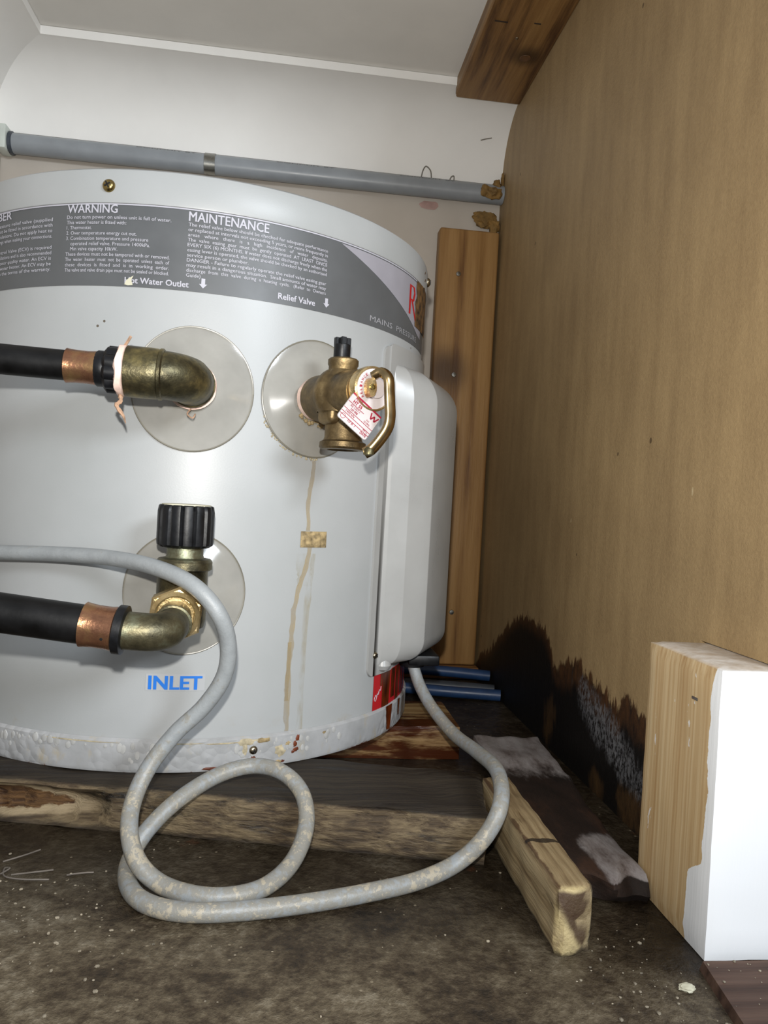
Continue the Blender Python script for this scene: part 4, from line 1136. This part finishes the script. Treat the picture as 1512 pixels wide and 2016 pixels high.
obj('end_bracket', bevel_box((-.2855, WY - .028, .4180), (-.2735, WY - .001, .4465), .0015, 2), 'white_plastic', con)
obj('drop_pipe', bevel_box((-.3015, WY - .020, .10), (-.2870, WY - .0005, .4185), .003, 3), 'wall_back', con)
obj('collar', lathe([(.0120, 0), (.0135, .0008), (.0135, .004), (.0120, .0048)], (-.2735, cy_, cz_), (1, 0, 0), 24), 'grey_hose', con)
def conduit_map(x, y):
    t = math.radians(42) + y / .0118
    return V((x, cy_ - .01195 * cos(t), cz_ + .01195 * sin(t)))
for i, (w_, x0) in enumerate((('CONDUIT BY', -.125), ('CONDUIT BY', .045), ('CONDUIT BY', .200))):
    obj('printing', text_geo(w_, x0, 0, .0024, .072, .004, conduit_map), 'pipe_print', con, smooth=False)

def lump(c, r, seed, sq=(1, 1, 1)):
    bm = bmesh.new(); bmesh.ops.create_icosphere(bm, subdivisions=3, radius=1)
    vs = []
    for v in bm.verts:
        d = v.co.normalized(); k = 1 + .38 * noise.noise(d * 2.1 + V((seed, 0, 0))) + .15 * noise.noise(d * 5 + V((0, seed, 0)))
        vs.append(V(c) + V([d[i] * r * k * sq[i] for i in range(3)]))
    bm.verts.index_update(); fs = [tuple(v.index for v in f.verts) for f in bm.faces]; bm.free(); return vs, fs
tag(obj('expanding_foam', join(lump((.3215, .238, .4275), .0105, 1, (1.1, .7, .75)), lump((.3110, .237, .4295), .008, 4, (.8, .6, 1)), lump((.327, .243, .440), .008, 2, (.7, .8, .9)), lump((.3345, .244, .448), .006, 3, (.35, .7, 1.6))), 'foam'),
    'brown expanding foam around the right end of the grey conduit', 'foam', 'foam in the corner')
tag(obj('expanding_foam', join(lump((.318, .252, .398), .013, 6, (1.15, .5, .8)), lump((.308, .253, .403), .008, 9, (1, .5, .7)), lump((.328, .250, .390), .009, 5, (.8, .6, 1.1))), 'foam'),
    'brown expanding foam lump between conduit and upright batten', 'foam', 'foam in the corner')
for pts, lab in (([(.229, .2525, .4440), (.2305, .247, .452), (.234, .246, .4565), (.240, .247, .452), (.2425, .2525, .4455)], 'taller curled bead of dried sealant on top of the conduit'),
                 ([(.266, .2525, .4425), (.2675, .248, .447), (.271, .248, .4485), (.272, .251, .4435)], 'small curl of dried sealant nearer the panel on the conduit')):
    tag(obj('sealant_curl', sweep(catmull(pts, 5), .0008, 7), 'grey_mark'), lab, 'sealant', 'sealant curls on the conduit')

# ------------------------------------------------------------------ hoses in the dark corner
tag(obj('hose', sweep(catmull([(.150, .206, -.186), (.22, .190, -.178), (.28, .180, -.1775), (.335, .172, -.180)], 6), .0065, 14), 'blue_hose'),
    'upper blue hose in the dark corner below the batten', 'hose', 'hoses in the corner')
tag(obj('hose', sweep(catmull([(.140, .16, -.1905), (.215, .150, -.1905), (.27, .135, -.1905), (.335, .121, -.1905)], 6), .0065, 14), 'blue_hose'),
    'lower blue hose lying on the floor in the dark corner', 'hose', 'hoses in the corner')
tag(obj('hose', sweep(catmull([(.150, .182, -.1905), (.22, .172, -.1905), (.28, .160, -.1905), (.335, .148, -.1910)], 6), .0062, 14), 'grey_hose'),
    'grey hose between the two blue hoses in the corner', 'hose', 'hoses in the corner')

# ------------------------------------------------------------------ fibres and grit on the floor
for pts, lab in (([(-.064, -.277, .0012), (-.060, -.274, .003), (-.0635, -.272, .002), (-.061, -.279, .001), (-.050, -.283, .0012), (-.036, -.283, .001)], 'looped pale fibre lying on wet floor at left'),
                 ([(-.058, -.2775, .001), (-.046, -.2765, .002), (-.037, -.272, .001)], 'straight pale fibre beside the looped one on the floor'),
                 ([(-.028, -.278, .001), (-.020, -.276, .0012), (-.014, -.275, .001)], 'short pale fibre nearest the cable on the floor'),
                 ([(-.068, -.262, .001), (-.058, -.256, .002), (-.052, -.247, .001)], 'pale fibre close to the decayed bearer end')):
    tag(obj('fibre_strand', sweep(catmull([(x, y, FL + z) for x, y, z in pts], 5), .00045, 6), 'fibre'), lab, 'fibre', 'fibres on the floor')
CPS = catmull(smooth_pts(CP), 4)
gr = []
for i in range(300):
    if i < 130: x, y = random.gauss(-.02, .035), random.gauss(-.325, .03)
    elif i < 210: x, y = random.uniform(-.1, .33), random.uniform(-.46, -.27)
    else: x, y = random.uniform(.24, .33), random.uniform(-.42, -.345)
    r = random.choice((.0003, .0004, .0004, .0006, .0009))
    if x > .285 and y > -.37: continue
    if min((V((x, y, FL)) - V(q)).length for q in CPS) < .0085: continue
    bm = bmesh.new(); bmesh.ops.create_icosphere(bm, subdivisions=1, radius=r)
    k = V((random.uniform(.7, 1.6), random.uniform(.7, 1.6), random.uniform(.4, .8)))
    bm.verts.index_update(); zz = FL + r * .35 + (.0045 if x > .296 and y < -.374 else 0)
    gr.append(([V((x + v.co.x * k.x, y + v.co.y * k.y, zz + v.co.z * k.z)) for v in bm.verts], [tuple(v.index for v in f.verts) for f in bm.faces])); bm.free()
o = tag(obj('floor_grit', join(*gr), 'grit', smooth=False), 'fine pale grit scattered over the damp floor', 'grit'); o['kind'] = 'stuff'
tag(obj('wood_chip', lump((.2835, -.388, FL + .0012), .0032, 3, (1.2, .9, .45)), 'caulk'), 'small pale chip lying on the floor left of the sill', 'chip')

for o in bpy.data.objects:
    if '_base' in o: del o['_base']
